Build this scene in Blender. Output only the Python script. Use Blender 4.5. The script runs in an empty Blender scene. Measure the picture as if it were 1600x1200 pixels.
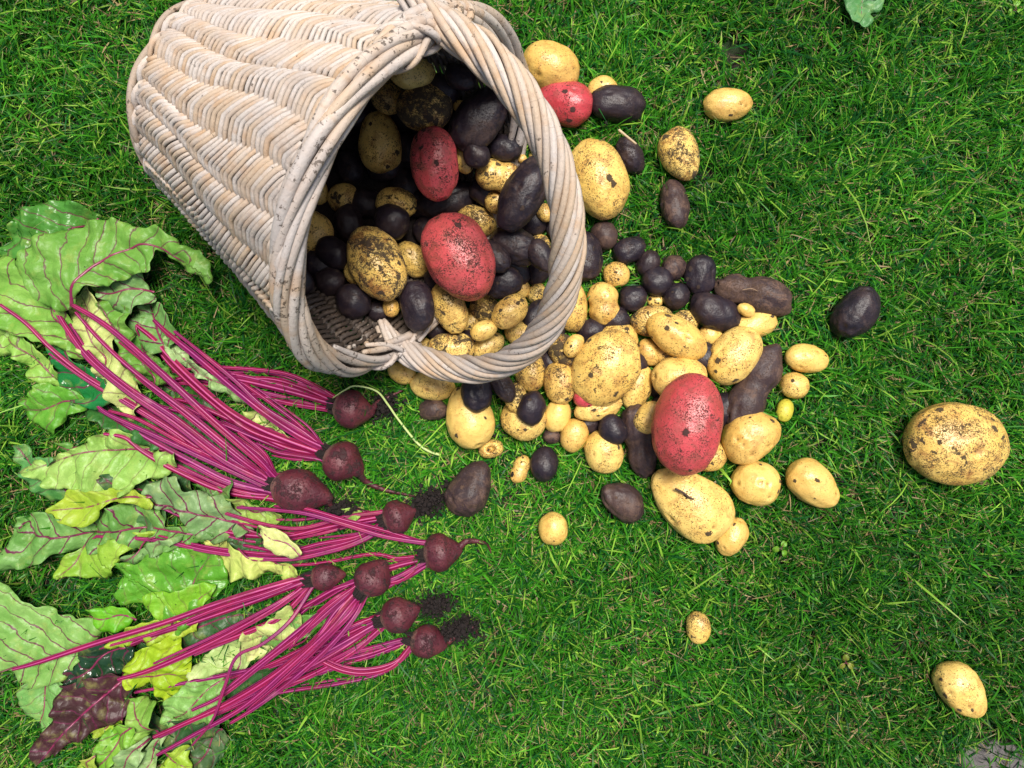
import bpy, bmesh, math, random
import numpy as np
from mathutils import Vector, Matrix
from mathutils.geometry import delaunay_2d_cdt
# ------------------------------------------------------------------ frame of reference
# lengths are written in "u" (0.85 mm).  x runs right, y towards the viewer's feet, z up.
S = 0.00085
D = 1115.0                      # camera height in u
def W(P):
    P = np.atleast_2d(np.asarray(P, float))
    return np.stack([(P[:, 0]-800)*S, (600-P[:, 1])*S, P[:, 2]*S], 1)
def lift(x, y, z):              # where something seen at x, y stands when it is z above the soil
    s = (D-z)/D
    return 800+(x-800)*s, 600+(y-600)*s

sc = bpy.context.scene
cam_d = bpy.data.cameras.new('camera'); cam = bpy.data.objects.new('camera', cam_d)
sc.collection.objects.link(cam); sc.camera = cam
cam.location = (0, 0, D*S); cam.rotation_euler = (0, 0, 0)
cam_d.sensor_width = 36; cam_d.lens = 36*D/1600
cam_d.clip_start = 0.01; cam_d.clip_end = 500
SUN_EL, SUN_AZ = math.radians(73), math.radians(30)    # azimuth clockwise from +Y
wd = bpy.data.worlds.new('World'); sc.world = wd; wd.use_nodes = True
nt = wd.node_tree; bg = nt.nodes['Background']
sky = nt.nodes.new('ShaderNodeTexSky'); sky.sky_type = 'NISHITA'; sky.sun_disc = False
sky.sun_elevation = SUN_EL; sky.sun_rotation = SUN_AZ
sky.air_density = 1.0; sky.dust_density = 4.0; sky.ozone_density = 0.6
nt.links.new(sky.outputs[0], bg.inputs[0]); bg.inputs[1].default_value = 0.07
sun_d = bpy.data.lights.new('sun', 'SUN'); sun = bpy.data.objects.new('sun', sun_d); sc.collection.objects.link(sun)
sun_d.energy = 2.9; sun_d.angle = math.radians(20); sun_d.color = (1, 0.95, 0.87)
sdir = Vector((math.sin(SUN_AZ)*math.cos(SUN_EL), math.cos(SUN_AZ)*math.cos(SUN_EL), math.sin(SUN_EL)))
sun.rotation_euler = sdir.to_track_quat('Z', 'Y').to_euler(); sun.location = sdir*5
vs = sc.view_settings; vs.view_transform = 'Standard'; vs.look = 'None'; vs.exposure = 0.78; vs.gamma = 1
vs.use_curve_mapping = False
sc.cycles.max_bounces = 6; sc.cycles.diffuse_bounces = 3; sc.cycles.transmission_bounces = 3
sc.cycles.transparent_max_bounces = 4

rng = np.random.default_rng(7)
random.seed(7)

# ------------------------------------------------------------------ node helpers
class NT:
    def __init__(s, name):
        s.m = bpy.data.materials.new(name); s.m.use_nodes = True
        s.t = s.m.node_tree; s.p = s.t.nodes['Principled BSDF']; s.out = s.t.nodes['Material Output']
    def n(s, typ, ins=None, **kw):
        nd = s.t.nodes.new('ShaderNode'+typ)
        for k, v in kw.items(): setattr(nd, k, v)
        for k, v in (ins or {}).items(): s.set(nd.inputs[k], v)
        return nd
    def set(s, sock, v):
        if isinstance(v, bpy.types.NodeSocket): s.t.links.new(v, sock)
        elif isinstance(v, bpy.types.Node): s.t.links.new(v.outputs[0], sock)
        else: sock.default_value = v
    def math(s, op, a, b=None, c=None, clamp=False):
        nd = s.n('Math', operation=op); nd.use_clamp = clamp
        for i, v in enumerate((a, b, c)):
            if v is not None: s.set(nd.inputs[i], v)
        return nd.outputs[0]
    def ramp(s, v, lo, hi, a=0.0, b=1.0, smooth=True):
        nd = s.n('MapRange', clamp=True)
        if smooth: nd.interpolation_type = 'SMOOTHSTEP'
        for i, q in enumerate((v, lo, hi, a, b)): s.set(nd.inputs[i], q)
        return nd.outputs[0]
    def mix(s, f, a, b, typ='MIX'):
        nd = s.n('Mix', data_type='RGBA', blend_type=typ)
        s.set(nd.inputs[0], f)
        for i, q in ((6, a), (7, b)):
            s.set(nd.inputs[i], (*q, 1) if isinstance(q, tuple) and len(q) == 3 else q)
        return nd.outputs[2]
    def noise(s, vec, scale, detail=3, rough=0.55, dist=0.0):
        return s.n('TexNoise', {'Vector': vec, 'Scale': scale, 'Detail': detail, 'Roughness': rough, 'Distortion': dist}).outputs[0]
    def attr(s, name, typ='GEOMETRY', out='Fac'):
        return s.n('Attribute', attribute_name=name, attribute_type=typ).outputs[out]
    def bump(s, h, dist, strength=1.0, normal=None):
        nd = s.n('Bump', {'Height': h, 'Distance': dist, 'Strength': strength})
        if normal is not None: s.set(nd.inputs['Normal'], normal)
        return nd.outputs[0]
    def vec(s, off=True):
        tc = s.n('TexCoord').outputs['Object']
        if not off: return tc
        oi = s.n('ObjectInfo').outputs['Random']
        return s.n('VectorMath', {0: tc, 1: s.n('CombineXYZ', {0: s.math('MULTIPLY', oi, 7.3), 1: s.math('MULTIPLY', oi, 3.1), 2: oi}).outputs[0]}, operation='ADD').outputs[0]

DIRT = (0.020, 0.012, 0.008)
def potato_mat(name, c1, c2, c3, rough, spec, dirtcol=DIRT, film_c=None, coat=0.0, film_k=0.68, scuff=0.3):
    m = NT(name); v = m.vec(); dirt = m.attr('dirt', 'OBJECT')
    big = m.noise(v, 28, 3); mid = m.noise(v, 90, 4, 0.6)
    oi = m.n('ObjectInfo').outputs['Random']
    col = m.mix(m.math('ADD', m.ramp(big, 0.35, 0.65, 0, .6), m.math('MULTIPLY', oi, 0.4)), c1, c2)
    col = m.mix(m.math('MULTIPLY', m.ramp(m.math('FRACT', m.math('MULTIPLY', oi, 7.7)), 0.5, 1.0), 0.35), col, c3)
    col = m.mix(m.ramp(m.noise(v, 150, 5, .8), 0.56, 0.70, 0, scuff), col, tuple(min(1, q*1.35+.02) for q in c1))
    col = m.mix(m.ramp(mid, 0.5, 0.78, 0, 0.6), col, c3)
    # fine netting and specks of soil
    sp = m.noise(v, 620, 2, 0.6); sp2 = m.noise(v, 300, 3, 0.7)
    zone = m.noise(v, 45, 3, 0.6)
    zz = m.ramp(zone, 0.35, 0.75)
    th = m.math('SUBTRACT', 0.715, m.math('MULTIPLY', dirt, m.math('ADD', 0.085, m.math('MULTIPLY', zz, 0.13))))
    f1 = m.ramp(sp, th, m.math('ADD', th, 0.05))
    th2 = m.math('SUBTRACT', 0.76, m.math('MULTIPLY', dirt, m.math('ADD', 0.055, m.math('MULTIPLY', zz, 0.14))))
    f2 = m.ramp(sp2, th2, m.math('ADD', th2, 0.04))
    cl = m.noise(v, 75, 5, 0.75, 0.4)
    th3 = m.math('SUBTRACT', 0.755, m.math('MULTIPLY', dirt, 0.135))
    f3 = m.ramp(cl, th3, m.math('ADD', th3, 0.03))
    f = m.math('MAXIMUM', m.math('MULTIPLY', f1, 0.8), m.math('MAXIMUM', f2, f3))
    cn = m.math('ADD', m.attr('clod'), m.math('MULTIPLY', m.math('SUBTRACT', m.noise(v, 210, 5, 0.8), 0.5), 1.5))
    f = m.math('MAXIMUM', f, m.ramp(cn, 0.52, 0.60))
    eye = m.math('MULTIPLY', m.ramp(m.attr('eye'), 0.25, 0.9), 0.75)
    col = m.mix(eye, col, tuple(0.35*a for a in c3))
    # thin brown film of mud
    film = m.math('MULTIPLY', m.math('ADD', m.ramp(m.noise(v, 55, 5, 0.75, 0.6), 0.47, 0.66), m.math('MULTIPLY', m.ramp(m.noise(v, 30, 2), 0.5, 0.7), 0.5)), m.math('MULTIPLY', dirt, film_k), clamp=True)
    col = m.mix(film, col, film_c or tuple(0.35*a+0.65*b for a, b in zip(c3, (0.20, 0.085, 0.025))))
    col = m.mix(m.math('MULTIPLY', f, 0.94), col, dirtcol)
    m.set(m.p.inputs['Base Color'], col)
    m.set(m.p.inputs['Roughness'], m.ramp(m.math('ADD', f, m.math('MULTIPLY', film, .5)), 0, 1, rough, 0.9))
    m.p.inputs['Specular IOR Level'].default_value = spec
    m.p.inputs['Subsurface Weight'].default_value = 0.0
    m.p.inputs['Coat Weight'].default_value = coat; m.p.inputs['Coat Roughness'].default_value = 0.25
    h = m.math('ADD', m.math('MULTIPLY', f, 0.8), m.math('MULTIPLY', m.noise(v, 420, 3, 0.6), 0.5))
    h = m.math('ADD', h, m.math('MULTIPLY', mid, 1.0))
    m.set(m.p.inputs['Normal'], m.bump(h, 0.0011, 0.8))
    return m.m
M = {}
M['Y'] = potato_mat('yellow_potato_skin', (0.80, 0.565, 0.165), (0.74, 0.47, 0.105), (0.58, 0.29, 0.055), 0.34, 0.6)
M['P'] = potato_mat('purple_potato_skin', (0.017, 0.0105, 0.017), (0.010, 0.008, 0.013), (0.032, 0.018, 0.018), 0.43, 0.40, (0.045, 0.028, 0.021), film_c=(0.052, 0.031, 0.028), film_k=1.2, scuff=0.6)
M['B'] = potato_mat('brown_purple_potato_skin', (0.042, 0.024, 0.025), (0.028, 0.017, 0.019), (0.065, 0.036, 0.028), 0.5, 0.38, (0.085, 0.050, 0.034), film_c=(0.125, 0.072, 0.050), film_k=1.0, scuff=0.6)
M['R'] = potato_mat('red_potato_skin', (0.54, 0.058, 0.070), (0.44, 0.036, 0.048), (0.58, 0.13, 0.12), 0.34, 0.6, film_c=(0.18, 0.05, 0.03), film_k=.6, scuff=0.5)
M['G'] = potato_mat('greenish_potato_skin', (0.60, 0.52, 0.06), (0.50, 0.46, 0.05), (0.45, 0.30, 0.05), 0.4, 0.4)

def beet_mat():
    m = NT('beetroot_skin'); v = m.vec(); crown = m.attr('crown')
    col = m.mix(m.ramp(m.noise(v, 40, 4, 0.6), 0.35, 0.68), (0.070, 0.012, 0.020), (0.115, 0.024, 0.030))
    cork = m.ramp(m.math('ADD', crown, m.math('MULTIPLY', m.noise(v, 120, 4, .7), 0.35)), 0.78, 1.15)
    col = m.mix(m.math('MULTIPLY', cork, 0.75), col, (0.27, 0.165, 0.12))
    sp = m.ramp(m.noise(v, 330, 3, 0.7), 0.60, 0.66); pt = m.ramp(m.noise(v, 55, 6, .8), 0.53, 0.60)
    f = m.math('MAXIMUM', m.math('MULTIPLY', sp, 0.8), m.math('MULTIPLY', pt, 0.8))
    col = m.mix(f, col, (0.025, 0.012, 0.012))
    m.set(m.p.inputs['Base Color'], col); m.set(m.p.inputs['Roughness'], m.ramp(f, 0, 1, 0.42, 0.9))
    m.p.inputs['Specular IOR Level'].default_value = 0.5
    m.set(m.p.inputs['Normal'], m.bump(m.math('ADD', f, m.math('ADD', m.noise(v, 240, 4, .7), m.noise(v, 90, 4, .7))), 0.0012, 0.9))
    return m.m
M['beet'] = beet_mat()
def stem_mat():
    m = NT('beet_stalk_skin'); v = m.vec(); r = m.attr('ridge'); along = m.attr('along')
    oi = m.n('ObjectInfo').outputs['Random']
    base = m.mix(m.ramp(oi, 0, 1), (0.25, 0.003, 0.052), (0.17, 0.005, 0.080))
    base = m.mix(m.ramp(m.noise(v, 30, 3), 0.4, 0.7, 0, 0.6), base, (0.34, 0.012, 0.055))
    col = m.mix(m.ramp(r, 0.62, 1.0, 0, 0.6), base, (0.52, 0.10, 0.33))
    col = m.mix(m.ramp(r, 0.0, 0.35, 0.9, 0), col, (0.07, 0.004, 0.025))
    col = m.mix(m.ramp(m.noise(v, 18, 3, .6), 0.52, 0.72, 0, .55), col, (0.16, 0.010, 0.035))
    col = m.mix(m.ramp(m.noise(v, 26, 3, .6), 0.64, 0.8, 0, .4), col, (0.38, 0.16, 0.20))
    col = m.mix(m.ramp(m.noise(v, 75, 5, .8), 0.62, 0.70, 0, .5), col, (0.06, 0.018, 0.02))
    col = m.mix(m.ramp(m.noise(v, 260, 3, .7), 0.68, 0.72, 0, .8), col, (0.03, 0.012, 0.012))
    m.set(m.p.inputs['Base Color'], col); m.p.inputs['Roughness'].default_value = 0.44
    m.p.inputs['Specular IOR Level'].default_value = 0.40
    m.set(m.p.inputs['Normal'], m.bump(m.noise(v, 300, 3), 0.0004, 0.6))
    return m.m
M['stem'] = stem_mat()
def leaf_mat():
    m = NT('beet_leaf_surface'); v = m.vec(); u = m.attr('lu'); d = m.attr('ld')
    oc = m.n('ObjectInfo').outputs['Color']; vein = m.attr('vein', 'OBJECT')
    wob = m.math('SUBTRACT', m.noise(v, 35, 3), 0.5)
    ad = m.math('ABSOLUTE', d)
    f = m.math('ADD', m.math('DIVIDE', m.math('SUBTRACT', u, m.math('MULTIPLY', ad, 0.75)), 26.0), m.math('MULTIPLY', wob, 0.8))
    side = m.math('ADD', f, m.math('MULTIPLY', m.math('SIGN', d), 0.23))
    fr = m.math('ABSOLUTE', m.math('SUBTRACT', m.math('FRACT', side), 0.5))     # 0 on a vein
    dist = m.math('MULTIPLY', fr, 26.0)
    sv = m.ramp(dist, m.ramp(ad, 0, 90, 0.75, 0.35), m.ramp(ad, 0, 90, 1.7, 0.9), 1, 0)
    vo = m.n('TexVoronoi', {'Vector': v, 'Scale': 95.0, 'Randomness': 1.0}, feature='DISTANCE_TO_EDGE').outputs[0]
    net = m.ramp(vo, 0.0, 0.055, 1, 0)
    mid = m.ramp(ad, 0.8, 2.4, 1, 0)
    col = m.mix(m.ramp(m.noise(v, 24, 4, .6), 0.3, 0.7), oc, m.mix(1.0, oc, (0.62, 0.78, 0.55), 'MULTIPLY'))
    col = m.mix(m.ramp(m.noise(v, 55, 4, .6), 0.5, 0.75, 0, 0.35), col, (0.42, 0.45, 0.10))
    col = m.mix(m.math('MULTIPLY', net, 0.22), col, m.mix(1.0, oc, (0.5, 0.5, 0.5), 'MULTIPLY'))
    vc = m.math('MULTIPLY', m.math('MAXIMUM', sv, mid), vein, clamp=True)
    col = m.mix(vc, col, (0.13, 0.018, 0.055))
    sp = m.ramp(m.noise(v, 230, 2, .6), 0.735, 0.76)
    col = m.mix(m.math('MULTIPLY', sp, .9), col, (0.02, 0.012, 0.008))
    m.set(m.p.inputs['Base Color'], col)
    m.set(m.p.inputs['Roughness'], m.attr('gloss', 'OBJECT'))
    m.p.inputs['Specular IOR Level'].default_value = 0.35
    h = m.math('ADD', m.math('MULTIPLY', m.ramp(vo, 0, 0.5), 0.7), m.math('MULTIPLY', m.math('MINIMUM', fr, 0.25), 4.0))
    h = m.math('ADD', h, m.math('MULTIPLY', m.noise(v, 60, 3), 1.2))
    bn = m.bump(h, 0.0011, 0.9)
    m.set(m.p.inputs['Normal'], bn)
    tr = m.n('BsdfTranslucent', {'Color': col, 'Normal': bn})
    mx = m.n('MixShader', {0: 0.22, 1: m.p.outputs[0], 2: tr.outputs[0]})
    m.set(m.out.inputs[0], mx.outputs[0])
    return m.m
M['leaf'] = leaf_mat()
M['rib'] = None
def wicker_mat(name, pale, tan, grey, mud, greyness):
    m = NT(name); v = m.vec(False); t = m.attr('tint'); al = m.attr('along')
    col = m.mix(m.ramp(t, 0.15, 0.85), pale, tan)
    # colour drifts along each cane
    cv = m.n('CombineXYZ', {0: m.math('MULTIPLY', al, 0.035), 1: m.math('MULTIPLY', t, 91.0), 2: 0.0}).outputs[0]
    dr = m.noise(cv, 1.0, 3, .6)
    col = m.mix(m.ramp(dr, 0.45, 0.70, 0, 0.7), col, (0.46, 0.29, 0.16))
    col = m.mix(m.ramp(m.noise(v, 9, 3, .6), 0.42, 0.62, 0, greyness), col, grey)
    st = m.noise(m.n('CombineXYZ', {0: m.math('MULTIPLY', al, 0.06), 1: m.math('ADD', m.math('MULTIPLY', m.attr('ridge'), 4.0), m.math('MULTIPLY', t, 50.0)), 2: 0.0}).outputs[0], 2.5, 4, .65)
    col = m.mix(m.ramp(st, 0.55, 0.72, 0, 0.45), col, (0.30, 0.22, 0.17))
    node = m.ramp(m.math('ABSOLUTE', m.math('SUBTRACT', m.math('FRACT', m.math('ADD', m.math('DIVIDE', al, 97.0), m.math('MULTIPLY', t, 13.0))), 0.5)), 0.0, 0.006, 0.35, 0)
    col = m.mix(node, col, (0.12, 0.09, 0.07))
    md = m.ramp(m.math('ADD', m.noise(v, 170, 4, .7), m.math('MULTIPLY', m.noise(v, 22, 2), 0.35)), 0.80-mud, 0.84-mud)
    col = m.mix(m.math('MULTIPLY', md, 0.8), col, (0.06, 0.042, 0.03))
    gr = m.math('MULTIPLY', m.attr('soil_shade'), m.ramp(m.noise(v, 45, 4, .7), 0.25, 0.5, 0.72, 1.0))
    col = m.mix(m.math('MULTIPLY', gr, 0.93), col, (0.040, 0.027, 0.020))  # soil and the basket's inner shade, both painted into the cane colour
    m.set(m.p.inputs['Base Color'], col); m.p.inputs['Roughness'].default_value = 0.6
    m.p.inputs['Specular IOR Level'].default_value = 0.3
    m.set(m.p.inputs['Normal'], m.bump(m.math('ADD', m.math('MULTIPLY', st, 1.3), m.noise(v, 350, 3)), 0.0007, 0.7))
    return m.m
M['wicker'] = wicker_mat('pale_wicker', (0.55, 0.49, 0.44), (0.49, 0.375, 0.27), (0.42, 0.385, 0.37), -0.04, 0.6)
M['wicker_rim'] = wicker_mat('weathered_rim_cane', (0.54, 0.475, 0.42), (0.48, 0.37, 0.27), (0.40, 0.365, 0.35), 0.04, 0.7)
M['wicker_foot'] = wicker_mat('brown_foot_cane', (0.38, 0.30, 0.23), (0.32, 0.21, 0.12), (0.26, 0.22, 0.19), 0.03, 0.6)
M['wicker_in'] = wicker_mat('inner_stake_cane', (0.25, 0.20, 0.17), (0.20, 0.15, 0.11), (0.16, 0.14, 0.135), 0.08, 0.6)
def soil_mat(name, a, b, sc_=90):
    m = NT(name); v = m.vec(False)
    col = m.mix(m.noise(v, sc_, 5, .7), a, b)
    m.set(m.p.inputs['Base Color'], col); m.p.inputs['Roughness'].default_value = 0.95
    m.set(m.p.inputs['Normal'], m.bump(m.noise(v, sc_*2, 5, .7), 0.003, 1.0))
    return m.m
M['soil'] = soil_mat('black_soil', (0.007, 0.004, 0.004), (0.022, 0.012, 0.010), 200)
def ground_mat():
    m = NT('lawn_soil'); v = m.n('TexCoord').outputs['Object']
    col = m.mix(m.ramp(m.noise(v, 60, 5, .7), .35, .7), (0.014, 0.010, 0.007), (0.040, 0.028, 0.018))
    col = m.mix(m.ramp(m.noise(v, 25, 4, .7), .40, .62), col, (0.014, 0.040, 0.008))
    m.set(m.p.inputs['Base Color'], col); m.p.inputs['Roughness'].default_value = 0.95
    m.set(m.p.inputs['Normal'], m.bump(m.noise(v, 130, 5, .7), 0.006, 1.0))
    return m.m
M['ground'] = ground_mat()
def grass_mat():
    m = NT('grass_blade'); c = m.attr('col', out='Color')
    m.set(m.p.inputs['Base Color'], c); m.p.inputs['Roughness'].default_value = 0.42
    m.p.inputs['Specular IOR Level'].default_value = 0.22
    tr = m.n('BsdfTranslucent', {'Color': c})
    mx = m.n('MixShader', {0: 0.3, 1: m.p.outputs[0], 2: tr.outputs[0]})
    m.set(m.out.inputs[0], mx.outputs[0])
    return m.m
M['grass'] = grass_mat()
def stone_mat():
    m = NT('grey_stone'); v = m.n('TexCoord').outputs['Object']
    col = m.mix(m.noise(v, 40, 6, .7), (0.07, 0.062, 0.06), (0.17, 0.155, 0.155))
    col = m.mix(m.ramp(m.noise(v, 300, 3, .7), .58, .66), col, (0.10, 0.09, 0.08))
    m.set(m.p.inputs['Base Color'], col); m.p.inputs['Roughness'].default_value = 0.85
    m.set(m.p.inputs['Normal'], m.bump(m.noise(v, 200, 5, .7), 0.002, 1.0))
    return m.m
M['stone'] = stone_mat()
def plain(name, c, r=0.5):
    m = NT(name); v = m.vec(False)
    m.set(m.p.inputs['Base Color'], m.mix(m.noise(v, 120, 3), tuple(x*0.8 for x in c), c)); m.p.inputs['Roughness'].default_value = r
    return m.m
M['rib'] = plain('leaf_midrib_skin', (0.22, 0.022, 0.075), 0.35)
M['tendril'] = plain('pale_green_tendril', (0.50, 0.62, 0.22), 0.4)
M['straw'] = plain('dry_straw', (0.55, 0.42, 0.25), 0.7)
M['twig'] = plain('dark_twig', (0.055, 0.03, 0.02), 0.7)
M['root'] = plain('root_fibre', (0.30, 0.20, 0.12), 0.7)

# ------------------------------------------------------------------ mesh helpers
def new_mesh(name, V, F, attrs=None, mat=None, smooth=True):
    """V in u coordinates already relative to the owner's origin (dx, dy, dz)."""
    V = np.asarray(V, float)
    me = bpy.data.meshes.new(name)
    w = np.stack([V[:, 0]*S, -V[:, 1]*S, V[:, 2]*S], 1)
    F = np.asarray(F)
    if F.dtype == object or F.ndim == 1:
        me.from_pydata(w.tolist(), [], [tuple(reversed(f)) for f in F])
    else:
        n, k = F.shape; Fr = F[:, ::-1].astype(np.int32)
        me.vertices.add(len(w)); me.vertices.foreach_set('co', w.astype(np.float32).ravel())
        me.loops.add(n*k); me.loops.foreach_set('vertex_index', Fr.ravel())
        me.polygons.add(n); me.polygons.foreach_set('loop_start', np.arange(0, n*k, k, dtype=np.int32))
        me.polygons.foreach_set('loop_total', np.full(n, k, dtype=np.int32))
    me.update(calc_edges=True)
    if smooth: me.polygons.foreach_set('use_smooth', np.ones(len(me.polygons), bool))
    for k, a in (attrs or {}).items():
        a = np.asarray(a, np.float32)
        if a.ndim == 1:
            at = me.attributes.new(k, 'FLOAT', 'POINT'); at.data.foreach_set('value', a)
        else:
            at = me.attributes.new(k, 'FLOAT_COLOR', 'POINT'); at.data.foreach_set('color', a.ravel())
    if mat: me.materials.append(mat)
    return me
LOWS = []                                    # points of everything lying on the lawn (u coordinates)
def obj(name, me, origin=(800, 600, 0), parent=None, parent_origin=None, low=True, V=None):
    o = bpy.data.objects.new(name, me); sc.collection.objects.link(o)
    if parent is None:
        o.location = W([origin])[0]
    else:
        o.parent = parent
        po = parent_origin; d = np.asarray(origin, float)-np.asarray(po, float)
        o.location = (d[0]*S, -d[1]*S, d[2]*S)
    if low and V is not None: LOWS.append(np.asarray(V)+np.asarray(origin))
    return o
def tag(o, label=None, cat=None, group=None, kind=None):
    if label: o['label'] = label
    if cat: o['category'] = cat
    if group: o['group'] = group
    if kind: o['kind'] = kind
    return o
def catmull(P, per=6):
    P = np.asarray(P, float)
    if len(P) < 3:
        t = np.linspace(0, 1, per*2)[:, None]; return P[0]*(1-t)+P[-1]*t
    Q = np.vstack([2*P[0]-P[1], P, 2*P[-1]-P[-2]]); out = []
    for i in range(1, len(Q)-2):
        t = np.linspace(0, 1, per, endpoint=False)[:, None]
        p0, p1, p2, p3 = Q[i-1:i+3]
        out.append(0.5*((2*p1)+(-p0+p2)*t+(2*p0-5*p1+4*p2-p3)*t**2+(-p0+3*p1-3*p2+p3)*t**3))
    return np.vstack(out+[P[-1:]])
class Tubes:
    def __init__(s): s.V = []; s.F = []; s.n = 0; s.tint = []; s.al = []; s.rd = []; s.extra = {}
    def add(s, P, R, seg=7, tint=0.5, ridges=0, depth=0.18, flat=1.0, up=None, cap=True, ph=0.0):
        P = np.asarray(P, float); n = len(P)
        R = np.broadcast_to(np.asarray(R, float), (n,)).copy()
        T = np.gradient(P, axis=0); T /= np.linalg.norm(T, axis=1)[:, None]+1e-9
        U = np.zeros_like(P)
        if up is None: up = np.tile([0., 0., 1.], (n, 1))
        up = np.broadcast_to(up, (n, 3))
        A = np.cross(up, T); l = np.linalg.norm(A, axis=1); bad = l < 1e-3
        A[bad] = np.cross([1., 0.1, 0], T[bad]); A /= np.linalg.norm(A, axis=1)[:, None]
        B = np.cross(T, A)
        th = np.arange(seg)*2*np.pi/seg+ph
        if ridges:
            rr = 1+depth*np.cos(ridges*th); rv = 0.5+0.5*np.cos(ridges*th)
        else: rr = np.ones(seg); rv = th/(2*np.pi)
        X = (np.cos(th)*rr)[None, :, None]*A[:, None]+(np.sin(th)*rr*flat)[None, :, None]*B[:, None]
        V = P[:, None]+R[:, None, None]*X
        i = np.arange(n-1)[:, None]*seg; j = np.arange(seg)[None]; k = (j+1) % seg
        F = np.stack([i+j, i+k, i+seg+k, i+seg+j], -1).reshape(-1, 4)+s.n
        V = V.reshape(-1, 3)
        arc = np.concatenate([[0], np.cumsum(np.linalg.norm(np.diff(P, axis=0), axis=1))])
        s.V.append(V); s.F.append(F); s.al.append(np.repeat(arc, seg)); s.rd.append(np.tile(rv, n))
        s.tint.append(np.full(len(V), tint)); s.n += len(V)
        if cap:      # close both ends with a collapsed ring
            for e, sg in ((0, -1), (n-1, 1)):
                c = P[e]+T[e]*R[e]*0.5*sg
                ring = np.tile(c, (seg, 1)); s.V.append(ring)
                a = s.n; b0 = (0 if e == 0 else (n-1)*seg)+s.n-n*seg-(0 if e == 0 else seg)
                f = np.stack([b0+j[0], b0+k[0], a+k[0], a+j[0]], -1)
                if e == 0: f = f[:, ::-1]
                s.F.append(f); s.al.append(np.full(seg, arc[e])); s.rd.append(rv); s.tint.append(np.full(seg, tint)); s.n += seg
    def build(s, name, mat, origin, parent=None, porigin=None, low=True):
        V = np.vstack(s.V)-np.asarray(origin, float)
        me = new_mesh(name, V, np.vstack(s.F), {**{k: f(V+np.asarray(origin, float)) for k, f in s.extra.items()}, 'tint': np.concatenate(s.tint), 'along': np.concatenate(s.al), 'ridge': np.concatenate(s.rd)}, mat)
        return obj(name, me, origin, parent, porigin, low, V)
def sines(P, rg, n=10, freq=1.0):
    """smooth pseudo noise in [-1,1] over points P"""
    out = np.zeros(len(P))
    for _ in range(n):
        k = rg.normal(0, freq, 3); out += np.sin(P@k+rg.uniform(0, 6.28))
    return out/math.sqrt(n)
_ico = {}
def ico(sub):
    if sub not in _ico:
        bm = bmesh.new(); bmesh.ops.create_icosphere(bm, subdivisions=sub, radius=1)
        _ico[sub] = (np.array([v.co[:] for v in bm.verts]), np.array([[v.index for v in f.verts] for f in bm.faces])); bm.free()
    return _ico[sub]

# ------------------------------------------------------------------ GROUND
gme = bpy.data.meshes.new('ground')
g = 60.0
gme.from_pydata([(-g, -g, 0), (g, -g, 0), (g, g, 0), (-g, g, 0)], [], [(0, 1, 2, 3)]); gme.materials.append(M['ground'])
go = bpy.data.objects.new('ground', gme); sc.collection.objects.link(go); go['kind'] = 'structure'

# ------------------------------------------------------------------ BASKET
C1 = np.array([414.1, 221.3, 148.8]); C2 = np.array([687.3, 385.2, 242.2])
R1, R2, LEN = 142.6, 236.0, 332.0
AX = (C2-C1)/np.linalg.norm(C2-C1)
HH = np.array([-AX[1], AX[0], 0]); HH /= np.linalg.norm(HH); UU = np.cross(AX, HH)
def bp(th, h, dr=0.0):                      # point on the basket wall: angle, height along axis, offset from the wall
    th = np.asarray(th, float); h = np.asarray(h, float)
    f = h/LEN
    r = (R1-6)+(R2-14-(R1-6))*(0.9*f+0.1*f*f)+dr
    return C1+AX*h[..., None]+r[..., None]*(np.cos(th)[..., None]*HH+np.sin(th)[..., None]*UU)
def radial(th):
    th = np.asarray(th, float); return np.cos(th)[..., None]*HH+np.sin(th)[..., None]*UU
bo = tuple(C1+AX*LEN*0.5-np.array([0, 0, 180.0])); bo = (bo[0], bo[1], 12.0)
basket = bpy.data.objects.new('wicker_basket', None); sc.collection.objects.link(basket)
basket.location = W([bo])[0]; basket.empty_display_size = 0.05
tag(basket, 'large pale wicker basket tipped on its side on the grass, spilling potatoes', 'basket')
NS = 28; dth = 2*np.pi/NS
_so = np.random.default_rng(77).normal(0, 0.13, NS)*dth; _sh = np.random.default_rng(78).normal(0, 3.2, NS); _sp = np.random.default_rng(79).uniform(0, 6.28, NS)
def per(arr, s):                  # periodic interpolation over stakes
    s = np.asarray(s, float) % NS; i = np.floor(s).astype(int); f = s-i; f = f*f*(3-2*f)
    return arr[i % NS]*(1-f)+arr[(i+1) % NS]*f
def warp(s, h): return s*dth+per(_so, s)+0.17*dth*np.sin(np.asarray(h)*0.021+per(_sp, s))+0.02
pit = 8.2
tb = Tubes()
H0, H1 = 16.0, LEN-14
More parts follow.
